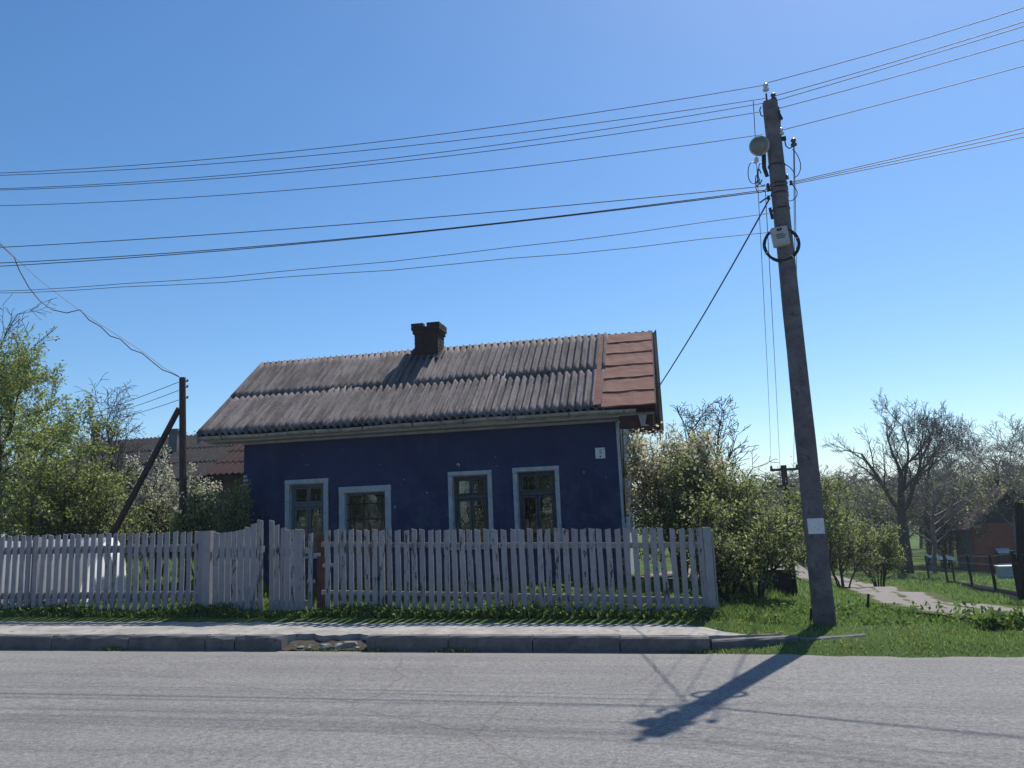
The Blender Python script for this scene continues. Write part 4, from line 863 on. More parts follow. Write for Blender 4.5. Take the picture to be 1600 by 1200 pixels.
# ------------------------------------------------------------------ barn behind the garden, left
BY0, BYR, BZE, BZR = 24.0, 27.0, 3.32, 5.15
BX0, BX1 = -22.2, -9.5
barn = thing('barn', ((BX0+BX1)/2, BYR, 0.6), 'long low barn with dark ribbed roof behind the garden trees', 'barn')
obj('wall', MB().box(BX0+.3, BX1-.3, BY0+.35, 2*BYR-BY0-.35, 0.2, BZE+.1), 'ochre', barn)
obj('gable_wall', MB().prism([(BX0+.31, BY0+.36, BZE), (BX0+.31, 2*BYR-BY0-.36, BZE), (BX0+.31, BYR, BZR-.12)], (1, 0, 0), .2), 'ochre', barn)
def ribbed(x0, x1, lift, rows, wl, amp, seed):
    q = random.Random(seed); mb = MB(); nx = int((x1-x0)/wl*4)
    for sgn in (1, -1):
        for r_ in range(rows):
            t0, t1 = r_/rows, (r_+1)/rows+.012; o = len(mb.v)
            for i in range(nx+1):
                x = x0+(x1-x0)*i/nx; z = amp*math.cos(i*math.pi/2+.7)+q.uniform(-.008, .008)
                for t, e in ((t0, 0.0), (t1, .028)): mb.v.append((x, BYR-sgn*(BYR-BY0)*t, BZR+(BZE-BZR)*t+z+lift+e))
            for i in range(nx): mb.f.append((o+i*2, o+i*2+1, o+i*2+3, o+i*2+2))
    return mb
obj('roof', ribbed(BX0, BX1, 0.0, 3, .17, .03, 1), 'darksheet', barn)
obj('roof_patch', ribbed(atY(345, 715, 25)[0], BX1+.05, 0.06, 4, .22, .03, 2), 'redtile', barn)
obj('eave_board', MB().box(BX0+.05, BX1-.05, BY0+.05, BY0+.08, BZE-.14, BZE-.02), 'darkwood', barn)
cb = atY(275, 690, 26.0); obj('chimney', MB().box(cb[0]-.17, cb[0]+.17, 25.8, 26.2, 4.2, atY(275, 672, 26)[2]-.08).box(cb[0]-.21, cb[0]+.21, 25.76, 26.24, atY(275, 672, 26)[2]-.078, atY(275, 671, 26)[2]), 'shedgrey', barn)
cb = atY(149, 690, 23.7); pz = atY(149, 664, 23.7)[2]
tag(obj('gate_pillar', MB().box(cb[0]-.09, cb[0]+.09, 23.6, 23.8, float(G(cb[0], 23.7)), pz, .01), 'darkwood'), 'tall dark square post rising above the barn roof end', 'post')
# plastic-covered garden frame behind the left pickets
tn = thing('garden_tunnel', (-11.4, 11.8, .45), 'low garden frame covered in pale plastic, glimpsed between the left pickets', 'garden frame')
mb = MB(); ny = 10
for i in range(15):
    x = -13.2+(4.0)*i/14
    for k in range(ny+1):
        a = math.pi*k/ny; mb.v.append((x+.02*math.sin(k*3+i), 11.8-.42*math.cos(a)+.015*math.sin(i*2), .45+1.08*math.sin(a)**.7+.012*math.sin(i*2.3+k)))
for i in range(14):
    for k in range(ny): mb.f.append((i*(ny+1)+k, (i+1)*(ny+1)+k, (i+1)*(ny+1)+k+1, i*(ny+1)+k+1))
obj('plastic_cover', mb, 'film', tn, True)
for i in (0, 4, 8, 12): obj('hoop', MB().tube([(-13.2+.25*i, 11.8-.41*math.cos(math.pi*k/10), .42+1.06*math.sin(math.pi*k/10)**.7) for k in range(11)], .012, 5), 'iron', tn)

# ------------------------------------------------------------------ brick shed, wire fence and small things on the right
F0 = on_ground(1527, 892); SZ = F0[2]; SXa, SYa = F0[0], F0[1]
sc_ = SYa/1232.0
ZE = atY(1527, 818, SYa)[2]; SXb = atY(1655, 815, SYa)[0]; ZA = atY(1588, 760, SYa)[2]; SXm = (SXa+SXb)/2; SYb = SYa+2.9
shed = thing('brick_shed', (SXm, SYa+1.3, SZ), 'small orange brick shed with brown roof beyond the wire fence', 'shed')
obj('front_wall', MB().prism([(SXa+.01, SYa, SZ-.5), (SXb-.01, SYa, SZ-.5), (SXb-.01, SYa, ZE), (SXa+.01, SYa, ZE)], (0, 1, 0), .25), 'shedbrick', shed)
obj('gable_boards', MB().prism([(SXa-.05, SYa-.02, ZE+.002), (SXb+.05, SYa-.02, ZE+.002), (SXm, SYa-.02, ZA-.1)], (0, 1, 0), .1), 'darkwood', shed)
obj('side_wall', MB().box(SXa-.012, SXa+.2, SYa+.255, SYb, SZ-.5, ZE), 'shedgrey', shed); obj('side_wall', MB().box(SXb-.2, SXb+.012, SYa+.255, SYb, SZ-.5, ZE), 'shedgrey', shed)
obj('back_wall', MB().box(SXa+.205, SXb-.205, SYb-.2, SYb-.01, SZ-.5, ZE), 'shedgrey', shed)
for s_ in (1, -1):
    xe = SXm+s_*((SXb-SXa)/2+.35); ze = ZE-.35*(ZA-ZE)/((SXb-SXa)/2)
    obj('roof_slope', MB().prism([(SXm, SYa-.35, ZA), (xe, SYa-.35, ze), (xe, SYa-.35, ze-.07), (SXm, SYa-.35, ZA-.07)], (0, 1, 0), SYb-SYa+.7), 'shedroof', shed)
    obj('barge_board', MB().prism([(SXm, SYa-.38, ZA+.03), (xe, SYa-.38, ze+.03), (xe, SYa-.38, ze-.09), (SXm, SYa-.38, ZA-.09)], (0, 1, 0), .026), 'shedgrey', shed)
cc = atY(1547, 760, SYb+.3); obj('chimney', MB().box(cc[0]-.25, cc[0]+.25, SYb-.45, SYb-.05, ZE, atY(1547, 748, SYb)[2]).box(cc[0]-.3, cc[0]+.3, SYb-.5, SYb, atY(1547, 748, SYb)[2]+.002, atY(1547, 744, SYb)[2]), 'soot_brick', shed)
obj('lean_to_beam', MB().tube([atY(1524, 789, SYa-.5), atY(1584, 795, SYa-.5)], .035, 6), 'shedgrey', shed)
wf = None; PO = [(1405, 891, 870), (1415, 899, 868), (1452, 905, 868), (1482, 915, 866), (1493, 915, 866), (1521, 922, 866), (1558, 930, 866), (1597, 940, 860), (1650, 952, 868)]
pts = [on_ground(a, b) for a, b, c in PO]
wf = thing('wire_fence', pts[4], 'thin post and wire fence with a low dark strip along the grass before the brick shed', 'fence')
tops_ = []
for (a, b, c), p in zip(PO, pts):
    tz = atY(a-2, c, p[1])[2]; tp = np.array([p[0]-.04, p[1], max(tz, p[2]+.7)]); tops_.append(tp)
    obj('post', MB().tube([p-np.array([0, 0, .25]), tp], .05 if a in (1452, 1597) else .035, 7), 'darkwood', wf)
for hfrac in (.25, .5, .75, .95): obj('wire_strand', MB().tube([p*(1-hfrac)+t*hfrac for p, t in zip(pts, tops_)], .006, 4), 'wire', wf)
for i in range(3, len(pts)-1): obj('low_dark_strip', MB().beam(pts[i]+np.array([0, .06, .08]), pts[i+1]+np.array([0, .06, .08]), .16, .03, (0, 1, 0)), 'darkwood', wf)  # low dark strip running from post to post
tp = tag(obj('garden_post', MB().tube([on_ground(1599, 945)-np.array([0, 0, .2]), atY(1592, 786, on_ground(1599, 945)[1])], [.09, .07], 8), 'darkwood'), 'tall dark post at the end of the wire fence before the shed', 'post')
for k, (px, py, lab) in enumerate(((1451, 866, 'pale rag on the thick wire fence post near the bare tree'), (1468, 868, 'pale rag hanging between two wire fence posts'), (1484, 868, 'pale rag on the slim wire fence post'))):
    Yq = np.interp(px, [p[0] for p in PO], [p[1] for p in pts]); c = atY(px, py, Yq-.03); mb = MB()
    for i in range(5):
        for j in range(4): mb.v.append((c[0]-.13+.065*i, c[1]-.03*math.sin(i*1.4+j), c[2]+.03-.045*j-.025*i+.02*math.sin(i*2+k)))
    mb.v += [(x, y+.008, z) for x, y, z in mb.v]
    for i in range(4):
        for j in range(3):
            a = i*4+j; mb.f += [(a, a+1, a+5, a+4), (20+a, 20+a+4, 20+a+5, 20+a+1)]
    tag(obj('rag', mb, 'white'), lab, 'rag', 'pale rags on the wire fence')
bxp = on_ground(1580, 905); hv = thing('garden_box', bxp, 'low blue grey wooden box on the grass in front of the brick shed', 'box')
zt = atY(1580, 884, bxp[1])[2]
obj('body', MB().box(bxp[0]-.5, bxp[0]+.8, bxp[1]-.3, bxp[1]+.3, bxp[2]-.1, zt-.03), 'bluegrey', hv); obj('lid', MB().box(bxp[0]-.55, bxp[0]+.85, bxp[1]-.35, bxp[1]+.35, zt-.028, zt+.02), 'white', hv)
kb = on_ground(1578, 893); kz = atY(1574, 862, kb[1])[2]
kn = thing('hutch', kb, 'small dark hutch with a sloping white lid against the brick shed', 'hutch')
obj('body', MB().box(kb[0]-.35, kb[0]+.35, kb[1]+.1, kb[1]+.6, kb[2]-.1, kz-.1), 'redwood', kn)
obj('lid', MB().prism([(kb[0]-.42, kb[1]+.05, kz-.07), (kb[0]+.25, kb[1]+.05, kz-.07), (kb[0]+.35, kb[1]+.7, kz+.12), (kb[0]-.32, kb[1]+.7, kz+.12)], (0, 0, 1), .04), 'white', kn)
# dark metal panel by a thin post at the end of the shrubs
dpB = on_ground(1246, 934); dpn = thing('metal_gate', dpB, 'dark metal gate panel on a thin post half hidden in the shrubs by the track', 'gate')
Zt = atY(1244, 868, dpB[1])[2]
obj('post', MB().tube([dpB-np.array([0, 0, .2]), (dpB[0]-.02, dpB[1], Zt)], .025, 7), 'iron', dpn)
obj('panel', MB().box(dpB[0]-.5, dpB[0]-.03, dpB[1]+.02, dpB[1]+.05, dpB[2]+.02, atY(1235, 890, dpB[1])[2]), 'iron', dpn)
for px, py, py2 in ((1354, 953, 928), (1265, 972, 950)):
    g_ = on_ground(px, py); t2 = atY(px+3, py2, g_[1]); tag(obj('stake', MB().tube([g_-np.array([0, 0, .1]), t2], .018, 6), 'darkwood'), 'short thin stake in the grass beside the %s' % ('track' if px > 1300 else 'concrete pole'), 'stake', 'stakes in the verge')

# ------------------------------------------------------------------ plants
def norm(v): return v/(np.linalg.norm(v)+1e-9)
def grow(r, p, d, L, rad, lev, P, out):
    n = P['seg'][lev]; step = L/n; pts = [p]; rs = [rad]; mx = len(P['seg'])-1
    kids = P['kids'][lev] if lev < mx else 0; spawn = []
    for i in range(n):
        d = norm(d+r.normal(0, P['jit'][lev], 3)+np.array([0, 0, P['trop'][lev]])); p = p+d*step; pts.append(p); rs.append(rad*(1-P.get('taper', .65)*(i+1)/n))
        spawn.append((p, d, rs[-1], (i+1)/n))
    out.append((pts, rs, lev))
    for k in range(kids):
        f = P['start'][lev]+(1-P['start'][lev])*(k+r.uniform(.2, 1))/kids; i = min(n-1, max(0, int(f*n-1e-6))); q, dd, rr, t = spawn[i]
        ang = R(r.uniform(*P['ang'][lev])); a = norm(np.cross(dd, r.normal(0, 1, 3))); nd = dd*math.cos(ang)+a*math.sin(ang)
        if P.get('flat'): nd[2] *= P['flat']; nd = norm(nd)
        grow(r, q, nd, L*r.uniform(*P['len'][lev])*(1-.35*t*P.get('short', 1)), rr*r.uniform(.5, .75), lev+1, P, out)
def skeleton(seed, P, H, W, stems=1, spread=0.3):
    r = np.random.default_rng(seed); out = []
    for s in range(stems):
        a = r.uniform(0, 2*math.pi); off = np.array([math.cos(a), math.sin(a), 0])*(r.uniform(0, spread*.25) if stems > 1 else 0)
        tilt = r.uniform(.1, spread) if stems > 1 else P.get('lean', .03)
        d = norm(np.array([math.cos(a)*tilt, math.sin(a)*tilt, 1.0])); grow(r, off, d, r.uniform(.75, 1), .04 if stems > 1 else .05, 0, P, out)
    A = np.concatenate([np.array(c[0]) for c in out]); zs = H/A[:, 2].max(); c_ = np.median(A[:, :2], axis=0)*.5
    ws = (W/2)/np.percentile(np.abs(A[:, :2]-c_), 98.5)
    for c in out: c[0][:] = [np.array([p[0]*ws, p[1]*ws, max(p[2]*zs, -.05)]) for p in c[0]]
    return out
def leaf_quads(C, size, r, droop=0.0, aspect=.5):
    n = len(C); D = r.normal(0, 1, (n, 3)); D[:, 2] -= droop; D /= np.linalg.norm(D, axis=1)[:, None]
    U = np.cross(D, r.normal(0, 1, (n, 3))); U /= np.linalg.norm(U, axis=1)[:, None]
    s = size*r.uniform(.55, 1.25, (n, 1)); V = np.stack([C, C+D*s*.5+U*s*aspect*.5, C+D*s, C+D*s*.5-U*s*aspect*.5], 1).reshape(-1, 3)
    return V, np.arange(4*n).reshape(-1, 4)
def leaf_points(sk, levs, n, r, jit):
    pts = []; wts = []
    for P_, rs, lev in sk:
        if lev in levs:
            for a, b in zip(P_, P_[1:]): pts.append((a, b)); wts.append(np.linalg.norm(b-a))
    Pa = np.array(pts); wts = np.array(wts); i = r.choice(len(pts), n, p=wts/wts.sum()); t = r.uniform(0, 1, (n, 1))
    return Pa[i, 0]*(1-t)+Pa[i, 1]*t+r.normal(0, jit, (n, 3))
def twig_tubes(chains):
    """chains: list of (points, radii); three-sided tubes, all chains of one length at once"""
    by = {}
    for P_, rs in chains: by.setdefault(len(P_), []).append((P_, rs))
    VV, FF, o = [], [], 0
    for n, L in by.items():
        A = np.array([np.array(c[0]) for c in L]); Rr = np.array([c[1] for c in L]); m = len(L)
        T = np.empty_like(A); T[:, 1:-1] = A[:, 2:]-A[:, :-2]; T[:, 0] = A[:, 1]-A[:, 0]; T[:, -1] = A[:, -1]-A[:, -2]
        T /= np.linalg.norm(T, axis=2, keepdims=True)+1e-9
        ref = np.where(np.abs(T[:, :1, 2:3]) < .8, np.array([0, 0, 1.0]), np.array([1.0, 0, 0])); U = np.cross(T, np.broadcast_to(ref, T.shape)); U /= np.linalg.norm(U, axis=2, keepdims=True)+1e-9; W_ = np.cross(T, U)
        ring = np.stack([A+(U*math.cos(a)+W_*math.sin(a))*Rr[:, :, None] for a in (0, 2.094, 4.189)], 2)
        idx = (np.arange(m)[:, None, None]*n+np.arange(n-1)[None, :, None])*3; j = np.arange(3)[None, None, :]; j2 = (j+1) % 3
        FF.append(np.stack([idx+j, idx+j2, idx+3+j2, idx+3+j], -1).reshape(-1, 4)+o); VV.append(ring.reshape(-1, 3)); o += m*n*3
    return np.concatenate(VV), np.concatenate(FF)
def plant(name, label, cat, x, y, sk, r0, rtwig, leaves=None, flowers=None, bark='bark', twig='bark', group=None, seed=0, split=1, rotz=0.0, zoff=0.0):
    r = np.random.default_rng(seed+99); base = np.array([x, y, float(G(x, y))+zoff]); t = thing(name, base, label, cat, group)
    rmax = max(max(c[1]) for c in sk); A = MB(); B = []
    for P_, rs, lev in sk:
        rr = [max(q/rmax*r0, rtwig) for q in rs]; pp = [p+base for p in P_]
        if lev == 0: pp[0] = pp[0]-np.array([0, 0, .15])
        A.tube(pp, rr, 7 if lev == 0 else 5, True) if lev <= split else B.append((pp, rr))
    obj('trunk', A, bark, t, True); V, F = twig_tubes(B); mats = [twig]; mi = [0]*len(F); VV = [V]; FF = [F]; o = len(V)
    for spec in (leaves, flowers):
        if not spec: continue
        C = leaf_points(sk, spec.get('levs', (len(set(c[2] for c in sk))-1,)), spec['n'], r, spec.get('jit', .04))
        if 'zmin' in spec:
            keep = C[:, 2]+r.normal(0, .25, len(C)) > spec['zmin']; C = C[keep]
        if 'zmax' in spec:
            keep = C[:, 2]+r.normal(0, .25, len(C)) < spec['zmax']; C = C[keep]
        C[:, 2] = np.maximum(C[:, 2], .05)
        v, f = leaf_quads(C+base, spec['size'], r, spec.get('droop', 0), spec.get('aspect', .5)); VV.append(v); FF.append(f+o); o += len(v); mi += [len(mats)]*len(f); mats.append(spec['mat'])
    me = np_mesh('crown', np.concatenate(VV), np.concatenate(FF), mats, mi); c = bpy.data.objects.new('crown', me); finish(c, t); return t
BARE = dict(seg=(5, 7, 6, 5, 4), kids=(6, 7, 7, 5, 0), jit=(.05, .10, .11, .11, .12), trop=(.05, .07, .07, .07, .08), start=(.45, .25, .2, .15, 0), ang=((22, 58), (25, 55), (25, 58), (25, 60)), len=((.8, 1.0), (.5, .72), (.45, .62), (.42, .6)))
THIN = dict(seg=(9, 5, 4, 3), kids=(14, 6, 4, 0), jit=(.03, .07, .09, .1), trop=(.08, .10, .09, .08), start=(.2, .2, .15, 0), ang=((20, 50), (25, 55), (30, 60)), len=((.35, .5), (.4, .6), (.4, .6)))
DROOP = dict(seg=(12, 7, 6, 5), kids=(26, 6, 3, 0), jit=(.03, .06, .06, .07), trop=(.1, .10, -.02, -.16), start=(.12, .2, .2, 0), ang=((14, 32), (15, 40), (20, 45)), len=((.3, .42), (.45, .65), (.5, .7)))
BUSH = dict(seg=(6, 5, 4, 3), kids=(9, 6, 5, 0), jit=(.10, .16, .2, .22), trop=(.04, .04, .03, .02), start=(.15, .15, .1, 0), ang=((25, 60), (30, 65), (30, 70)), len=((.45, .65), (.45, .65), (.45, .6)))
SPREAD = dict(seg=(6, 7, 5, 4), kids=(9, 7, 6, 0), jit=(.06, .12, .15, .16), trop=(.05, .05, .03, .0), start=(.25, .2, .15, 0), ang=((25, 65), (30, 60), (30, 65)), len=((.6, .85), (.45, .65), (.45, .6)))
def gx(px, Y, py=850): return atY(px, py, Y)[0]
def ztop(px, py, Y, x=None): return atY(px, py, Y)[2]-float(G(atY(px, py, Y)[0], Y))
# left garden
Y = 15.2; plant('garden_tree', 'tall leafy young tree in fresh yellow green leaf behind the left picket fence', 'tree', gx(0, Y), Y, skeleton(1, SPREAD, ztop(5, 505, Y), 4.3), .10, .006, dict(n=17000, size=.085, mat='leaf_spring', levs=(2, 3), jit=.06, aspect=.42, zmax=5.3), seed=1)
Y = 17.0; plant('garden_tree', 'round leafy tree at the garden edge just behind the tall young tree', 'tree', gx(-40, Y), Y, skeleton(2, SPREAD, ztop(-40, 470, Y), 5.5), .12, .006, dict(n=14000, size=.085, mat='leaf_spring', levs=(2, 3), jit=.06, aspect=.42, zmax=5.8), seed=2)
Y = 14.0; plant('shrub', 'dense green leafy bush directly behind the left pickets', 'shrub', gx(70, Y), Y, skeleton(3, BUSH, ztop(70, 690, Y), 2.7, 8, .6), .03, .005, dict(n=15000, size=.075, mat='leaf_spring', levs=(2, 3), jit=.05), seed=3)
Y = 14.3; plant('shrub', 'low bright green bush at the foot of the bare drooping tree', 'shrub', gx(160, Y), Y, skeleton(4, BUSH, ztop(160, 765, Y), 2.0, 8, .6), .025, .005, dict(n=9000, size=.07, mat='leaf_dark', levs=(2, 3), jit=.05), seed=4)
Y = 15.5; plant('shrub', 'loose grey green bush between the leafy tree and the drooping tree', 'shrub', gx(120, Y), Y, skeleton(24, BUSH, ztop(120, 715, Y), 2.6, 7, .6), .025, .005, dict(n=9000, size=.07, mat='leaf_dark', levs=(2, 3), jit=.05), seed=24)
Y = 19.0; plant('bare_tree', 'slender bare tree with drooping twigs in front of the barn', 'tree', gx(178, Y), Y, skeleton(5, DROOP, ztop(187, 584, Y), 1.7), .06, .006, seed=5, split=0)
Y = 16.5; plant('blossom_tree', 'small tree in white blossom beside the braced wooden pole', 'tree', gx(238, Y), Y, skeleton(6, BUSH, ztop(240, 700, Y), 2.0, 6, .55), .04, .006, dict(n=5500, size=.05, mat='leaf_dark', levs=(2, 3), jit=.04), dict(n=11000, size=.045, mat='blossom', levs=(2, 3), jit=.035, aspect=.9, zmin=1.2), seed=6)
Y = 13.6; plant('shrub', 'green bush with arching sprays between the wooden pole and the house', 'shrub', gx(325, Y), Y, skeleton(7, BUSH, ztop(335, 752, Y), 1.5, 7, .7), .02, .005, dict(n=5000, size=.08, mat='leaf_pale', levs=(2, 3), jit=.035), seed=7)
Y = 34.0; plant('bare_tree', 'hazy bare tree rising behind the barn end', 'tree', gx(135, Y), Y, skeleton(8, BARE, ztop(140, 640, Y), 5.0), .14, .013, bark='hazetwig', twig='hazetwig', seed=8)
# right of the house
Y = 15.4; plant('shrub', 'tall shrub with faded pale blossom on top against the grey gable wall', 'shrub', gx(1062, Y), Y, skeleton(9, BUSH, ztop(1050, 658, Y), 2.0, 9, .5), .04, .005, dict(n=13000, size=.065, mat='leaf_dark', levs=(2, 3), jit=.05), dict(n=19000, size=.06, mat='blossom_dull', levs=(2, 3), jit=.07, aspect=.85, zmin=1.45), seed=9)
Y = 14.6; plant('shrub', 'dense green shrub between the blossoming shrub and the track side bush', 'shrub', gx(1115, Y), Y, skeleton(10, BUSH, ztop(1115, 695, Y), 2.2, 9, .5), .035, .005, dict(n=15000, size=.065, mat='leaf_dark', levs=(2, 3), jit=.05), dict(n=1500, size=.045, mat='blossom_dull', levs=(2, 3), jit=.05, aspect=.8, zmin=1.9), seed=10)
Y = 13.3; plant('shrub', 'low spreading olive green bush beside the fence end post and track', 'shrub', gx(1172, Y), Y, skeleton(11, BUSH, ztop(1172, 770, Y), 1.75, 10, .6), .03, .005, dict(n=14000, size=.06, mat='leaf_dark', levs=(2, 3), jit=.05), seed=11)
Y = 12.6; plant('shrub', 'thin twiggy bush right behind the fence end post', 'shrub', gx(1128, Y), Y, skeleton(12, BUSH, ztop(1128, 825, Y), 1.1, 8, .5), .02, .004, dict(n=5000, size=.055, mat='leaf_dark', levs=(2, 3), jit=.04), seed=12)
Y = 24.0; plant('bare_tree', 'upright bare tree with stubby branches behind the blossoming shrub', 'tree', gx(1082, Y), Y, skeleton(13, THIN, ztop(1078, 618, Y), 2.3), .075, .008, seed=13)
Y = 23.0; plant('bare_tree', 'upright bare tree with spreading side branches behind the green shrub', 'tree', gx(1128, Y), Y, skeleton(14, THIN, ztop(1127, 618, Y), 2.7), .075, .008, seed=14)
Y = 27.0; plant('leafy_tree', 'yellow green leafing tree behind the concrete pole', 'tree', gx(1285, Y), Y, skeleton(15, BUSH, ztop(1285, 745, Y), 3.0, 5, .5), .05, .008, dict(n=7000, size=.10, mat='leaf_pale', levs=(2, 3), jit=.08), seed=15)
Y = 29.0; plant('shrub', 'round pale green willowy bush beside the bare spreading tree', 'shrub', gx(1368, Y), Y, skeleton(16, BUSH, ztop(1366, 815, Y), 1.9, 8, .5), .03, .006, dict(n=6000, size=.085, mat='leaf_pale', levs=(2, 3), jit=.06), seed=16)
Y = 28.0; plant('shrub', 'dark green bush on the far bank of the track by the concrete pole', 'shrub', gx(1312, Y), Y, skeleton(26, BUSH, ztop(1312, 800, Y), 2.2, 7, .6), .03, .006, dict(n=5000, size=.09, mat='leaf_dark', levs=(2, 3), jit=.06), seed=26)
Y = 33.0; plant('leafy_tree', 'sparse green leafing tree at the turn of the track', 'tree', gx(1240, Y), Y, skeleton(25, BUSH, ztop(1240, 760, Y), 3.2, 5, .5), .05, .008, dict(n=5000, size=.10, mat='leaf_pale', levs=(2, 3), jit=.08), seed=25)
wb = on_ground(1418, 896); Y = wb[1]
plant('bare_tree', 'big bare spreading tree with a thick dark trunk beside the wire fence', 'tree', wb[0], Y, skeleton(17, BARE, ztop(1400, 606, Y), 7.6), .36, .009, seed=17)
Y = wb[1]+6; plant('bare_tree', 'smaller bare tree standing close behind the big spreading tree', 'tree', gx(1450, Y), Y, skeleton(18, BARE, ztop(1460, 625, Y), 6.0), .16, .010, seed=18)
for k, (px, py, dY, wd, lab) in enumerate(((1500, 640, 14, 8.0, 'hazy bare tree between the spreading tree and the shed roof'), (1545, 665, 17, 8.0, 'thin hazy bare tree above the shed roof'), (1598, 632, 13, 8.0, 'tall hazy bare tree above the shed ridge'), (1645, 650, 15, 8.0, 'hazy bare tree beyond the shed'))):
    Y = wb[1]+dY; plant('bare_tree', lab, 'tree', gx(px, Y), Y, skeleton(30+k, BARE, ztop(px, py, Y), wd), .15, .011, bark='bark', twig='hazetwig', seed=30+k, group='bare trees behind the shed')
Y = wb[1]+4; plant('shrub', 'tall grey green thicket between the big bare tree and the shed', 'shrub', gx(1470, Y), Y, skeleton(19, BUSH, ztop(1470, 765, Y), 3.2, 8, .5), .04, .009, dict(n=7000, size=.10, mat='leaf_dark', levs=(2, 3), jit=.08), seed=19)
Y = wb[1]+5; plant('shrub', 'broad dim thicket behind the round pale bush', 'shrub', gx(1375, Y), Y, skeleton(20, BUSH, ztop(1375, 775, Y), 4.0, 8, .5), .04, .009, dict(n=6000, size=.10, mat='leaf_dark', levs=(2, 3), jit=.08), seed=20)
# far wood: one mass
def far_wood():
    r = np.random.default_rng(77); protos = []
    for s in range(4):
        sk = skeleton(200+s, BARE if s < 2 else THIN, 1.0, .9); B = []
        for P_, rs, lev in sk:
            if lev == 4 and r.random() < .6: continue
            B.append((P_, [max(q*.55, .0018) for q in rs]))
        C = leaf_points(sk, (2, 3), 900, r, .03); protos.append((*twig_tubes(B), C))
    VV, FF, MI, o = [], [], [], 0
    def put(x, y, h, leafy):
        nonlocal o
        v, f, C = protos[r.integers(4)]; a = r.uniform(0, 6.28); M_ = np.array([[math.cos(a), -math.sin(a), 0], [math.sin(a), math.cos(a), 0], [0, 0, 1]])*h; b = np.array([x, y, float(G(x, y))-.1])
        VV.append(v@M_.T*np.array([1.1, 1.1, 1])+b); FF.append(f+o); o += len(v); MI.extend([0]*len(f))
        if leafy:
            lv, lf = leaf_quads(C@M_.T+b, .16, r); VV.append(lv); FF.append(lf+o); o += len(lv); MI.extend([1]*len(lf))
    for i in range(85):
        px = r.uniform(1060, 1720); Y = r.uniform(48, 85); x = gx(px, Y)
        tp_ = np.interp(px, [1060, 1180, 1230, 1290, 1400, 1500, 1720], [735, 748, 735, 725, 735, 720, 715])+r.uniform(-12, 30); h = max(2.5, ztop(px, tp_, Y)); put(x, Y, h, r.random() < .45)
    for i in range(26):
        px = r.uniform(-250, 330); Y = r.uniform(48, 75); put(gx(px, Y), Y, max(3, ztop(px, r.uniform(690, 730), Y)), r.random() < .3)
    for i in range(44):
        put(r.uniform(-130, -24), r.uniform(42, 75), r.uniform(5, 8.5), r.random() < .4)
    for i in range(30):
        put(r.uniform(30, 110), r.uniform(45, 80), r.uniform(5, 9), r.random() < .4)
    me = np_mesh('far_wood', np.concatenate(VV), np.concatenate(FF), ['hazetwig', 'leaf_dark'], MI); ob = bpy.data.objects.new('far_wood', me); col.objects.link(ob)
    tag(ob, 'hazy mass of bare and leafing trees closing the view beyond the track and barn', 'wood', kind='stuff')
far_wood()
def across_road():  # unseen trees behind the camera, added so the window panes reflect dark
    r = np.random.default_rng(4); VV, FF, MI, o = [], [], [], 0; protos = []
    for s in range(3):
        sk = skeleton(300+s, BUSH, 1.0, .8, 4, .4); B = []
        for P_, rs, lev in sk:
            if lev < 3: B.append((P_, [max(q*.5, .003) for q in rs]))
        protos.append((*twig_tubes(B), leaf_points(sk, (2, 3), 3000, r, .03)))
    for i in range(20):
        v, f, C = protos[r.integers(3)]; h = r.uniform(5.5, 8); b = np.array([-32+3.2*i+r.uniform(-1, 1), r.uniform(-18, -13), 0]); b[2] = float(G(b[0], b[1]))-.1
        VV.append(v*h+b); FF.append(f+o); o += len(v); MI += [0]*len(f); lv, lf = leaf_quads(C*h+b, .3, r); VV.append(lv); FF.append(lf+o); o += len(lv); MI += [1]*len(lf)
    ob = bpy.data.objects.new('roadside_wood', np_mesh('roadside_wood', np.concatenate(VV), np.concatenate(FF), ['bark', 'leaf_dark'], MI)); col.objects.link(ob)
    tag(ob, 'unseen line of trees across the road, added to darken the window reflections', 'wood', kind='stuff')
across_road()
# ------------------------------------------------------------------ grass and weeds
def blades(name, x, y, h, wd, label, mat_='grass', lean=.35, cat='grass', zoff=0.0):
    r = np.random.default_rng(len(x)); n = len(x); z = G(x, y)+zoff; a = r.uniform(0, 2*math.pi, n); c, s = np.cos(a), np.sin(a)
    H = h*r.uniform(.5, 1.3, n); L = H*r.uniform(0, lean, n)*2; b = r.uniform(0, 2*math.pi, n); Wd = wd*r.uniform(.6, 1.3, n)
    B = np.stack([x, y, z-.01], 1); W_ = np.stack([c*Wd, s*Wd, 0*x], 1); D = np.stack([np.cos(b)*L, np.sin(b)*L, H], 1)
    V = np.stack([B-W_, B+W_, B+D*np.array([.45, .45, .62])+W_*.7, B+D, B+D*np.array([.45, .45, .62])-W_*.7], 1).reshape(-1, 3)
    o = bpy.data.objects.new(name, np_mesh(name, V, np.arange(5*n).reshape(-1, 5), [mat_], n=5)); col.objects.link(o); return tag(o, label, cat, kind='stuff')
r = np.random.default_rng(5)
def patchy(x, y, s): return .5+.25*np.sin(x*s+1.3*np.sin(y*s*.7))+.25*np.sin(y*s*1.3+2*np.sin(x*s*.6))
def scatter(n, x0, x1, y0, y1, cond, pw=1.0, s=2.2):
    x = r.uniform(x0, x1, n); y = r.uniform(y0, y1, n); k = cond(x, y) & (r.uniform(0, 1, n) < (.25+.75*patchy(x, y, s))**pw); return x[k], y[k]
edge_ = lambda x: 9.16+.05*np.sin(x*2.1)+.03*np.sin(x*7.3)
def kerb_line(x): return 9.32+.35*np.clip(x-.3, 0, 3)
def pav_edge(x): return kerb_line(x)+.14+(10.75-kerb_line(x)-.14)*(1-ss(-.3, 1.05, x))
